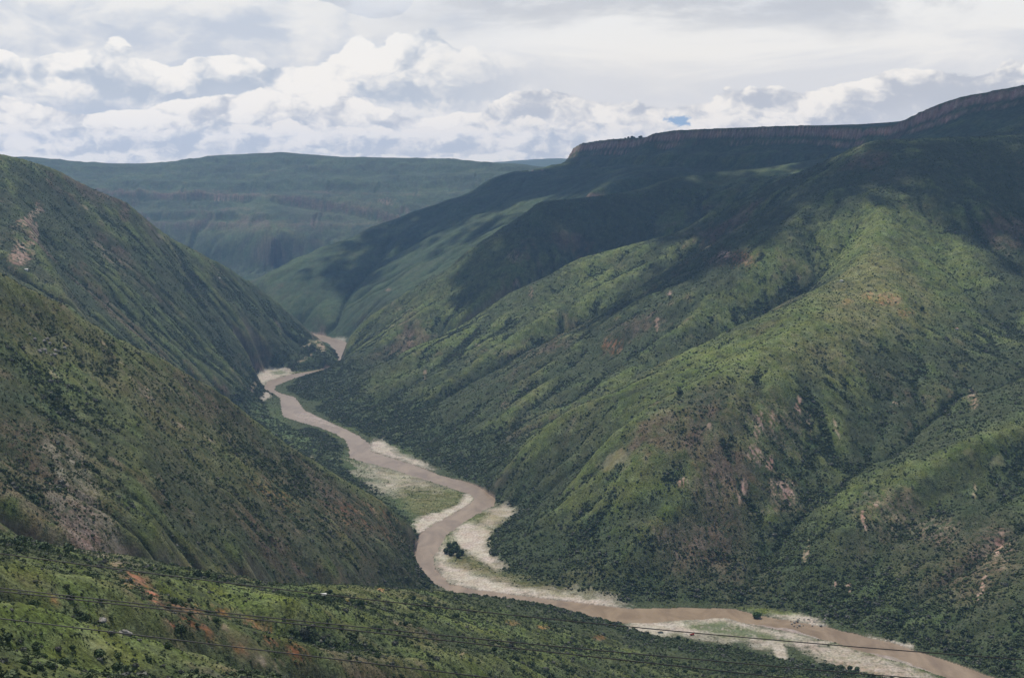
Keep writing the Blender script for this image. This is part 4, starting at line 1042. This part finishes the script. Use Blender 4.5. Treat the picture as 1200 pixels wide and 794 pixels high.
def layer(col, off, su, sv, etop, amp, thick, f, lo, hi_, side=None, gain=3.4):
    """one bank of cumulus: crisp billowing top edge, greyer towards its foot"""
    v = warp(cs(su, sv, off)); P0 = puff_h(v); P1 = puff_h(t.vmath('ADD', v, (-.16, .24, 0.)))
    big = n2(t.combine(t.math('ADD', t.math('MULTIPLY', azn, f), off), t.math('MULTIPLY', el, 14.), 0.), 2.)
    edge_h = t.math('ADD', t.math('MULTIPLY', t.math('SUBTRACT', big, .5), amp*5.0), t.math('MULTIPLY', t.math('SUBTRACT', P0, .62), amp*2.0))
    fine = n2(cs(su*3.2, sv*3.2, off+2), 5., .65)
    edge_h = t.math('ADD', edge_h, t.math('MULTIPLY', t.math('SUBTRACT', fine, .5), amp*.5))
    if off > 11 and off < 12: etop = t.ramp(azn, .17, .30, etop, etop+.020)
    d = t.math('SUBTRACT', t.math('ADD', edge_h, etop), el)
    m = t.ramp(d, -.0007, .0016)
    foot = t.ramp(d, thick*.15, thick*1.1)
    lum = t.math('ADD', t.math('MULTIPLY', t.math('SUBTRACT', P0, P1), gain), t.math('SUBTRACT', .92, t.math('MULTIPLY', foot, .42)))
    lum = t.math('ADD', lum, t.math('MULTIPLY', t.math('SUBTRACT', fine, .5), .75))
    lum = t.math('ADD', lum, t.math('MULTIPLY', t.math('SUBTRACT', n2(cs(su*.45, sv*.6, off+5.), 3., .55), .5), 1.5))
    c = t.mix(t.ramp(lum, .15, 1.12), lo, hi_)
    fade = t.math('MULTIPLY', m, t.ramp(d, thick*1.0, thick*2.6, 1., .25))
    if side: fade = t.math('MULTIPLY', fade, t.ramp(azn, side[0], side[1]))
    return t.mix(fade, col, c)
col = layer(col, 57.1, 10, 22, .121, .012, .030, 11., (.50,.54,.61), (.74,.735,.72), (.02, -.16), 2.4)
col = layer(col, 3.3, 17, 26, .086, .012, .024, 13., (.42,.47,.55), WHITE, (.06, -.10))
col = layer(col, 11.9, 20, 30, .054, .010, .020, 9., (.45,.48,.54), WHITE)
col = layer(col, 27.4, 27, 42, .034, .0075, .012, 13., (.45,.485,.545), (.765,.755,.735))
col = layer(col, 41.2, 38, 62, .017, .005, .008, 16., (.43,.475,.55), (.72,.72,.71))
bo = t.ramp(el, .030, .11, 1.0, 0., False)       # distant banks are seen through the haze: they are bright, warm white
hz = t.mix(bo, t.vmath('MULTIPLY', col, (1.10,1.075,1.04)), t.vmath('MULTIPLY', col, (1.30,1.19,1.06)))
# a ragged gap near the plateau
gx2 = t.math('DIVIDE', t.math('SUBTRACT', azn, .1145), .0088); gy2 = t.math('DIVIDE', t.math('SUBTRACT', el, .0415), .0034)
gr = t.math('ADD', t.math('MULTIPLY', gx2, gx2), t.math('MULTIPLY', gy2, gy2))
gr = t.math('ADD', gr, t.math('MULTIPLY', t.math('SUBTRACT', n2(cs(80, 150, 2.), 4, .6), .5), 5.5))
gr = t.math('ADD', gr, t.math('MULTIPLY', gy2, .5))
seen_c = t.mix(t.ramp(gr, .25, 1.5), (.34,.45,.60), hz)
# overhead: blue sky with grey-based cloud
pl = t.vmath('SCALE', dirv, t.math('DIVIDE', 1., t.math('MAXIMUM', t.math('ADD', sp.outputs[2], .05), .05)))
ov = t.ramp(t.noise(pl, 1.3, 3, .55, .3), .42, .60)
zen = t.mix(ov, t.vmath('SCALE', sky.outputs[0], .1), (.54,.58,.66))
t.put(bg.inputs['Color'], t.vmath('SCALE', seen_c, 1/S))
bg2 = t.new('ShaderNodeBackground'); bg2.inputs['Strength'].default_value = S; t.put(bg2.inputs['Color'], t.vmath('SCALE', zen, 1/S))
ms = t.new('ShaderNodeMixShader'); t.put(ms.inputs[0], t.ramp(el, .14, .24, 0., 1., False)); t.l.new(bg.outputs[0], ms.inputs[1]); t.l.new(bg2.outputs[0], ms.inputs[2])
t.l.new(ms.outputs[0], w.node_tree.nodes['World Output'].inputs['Surface'])
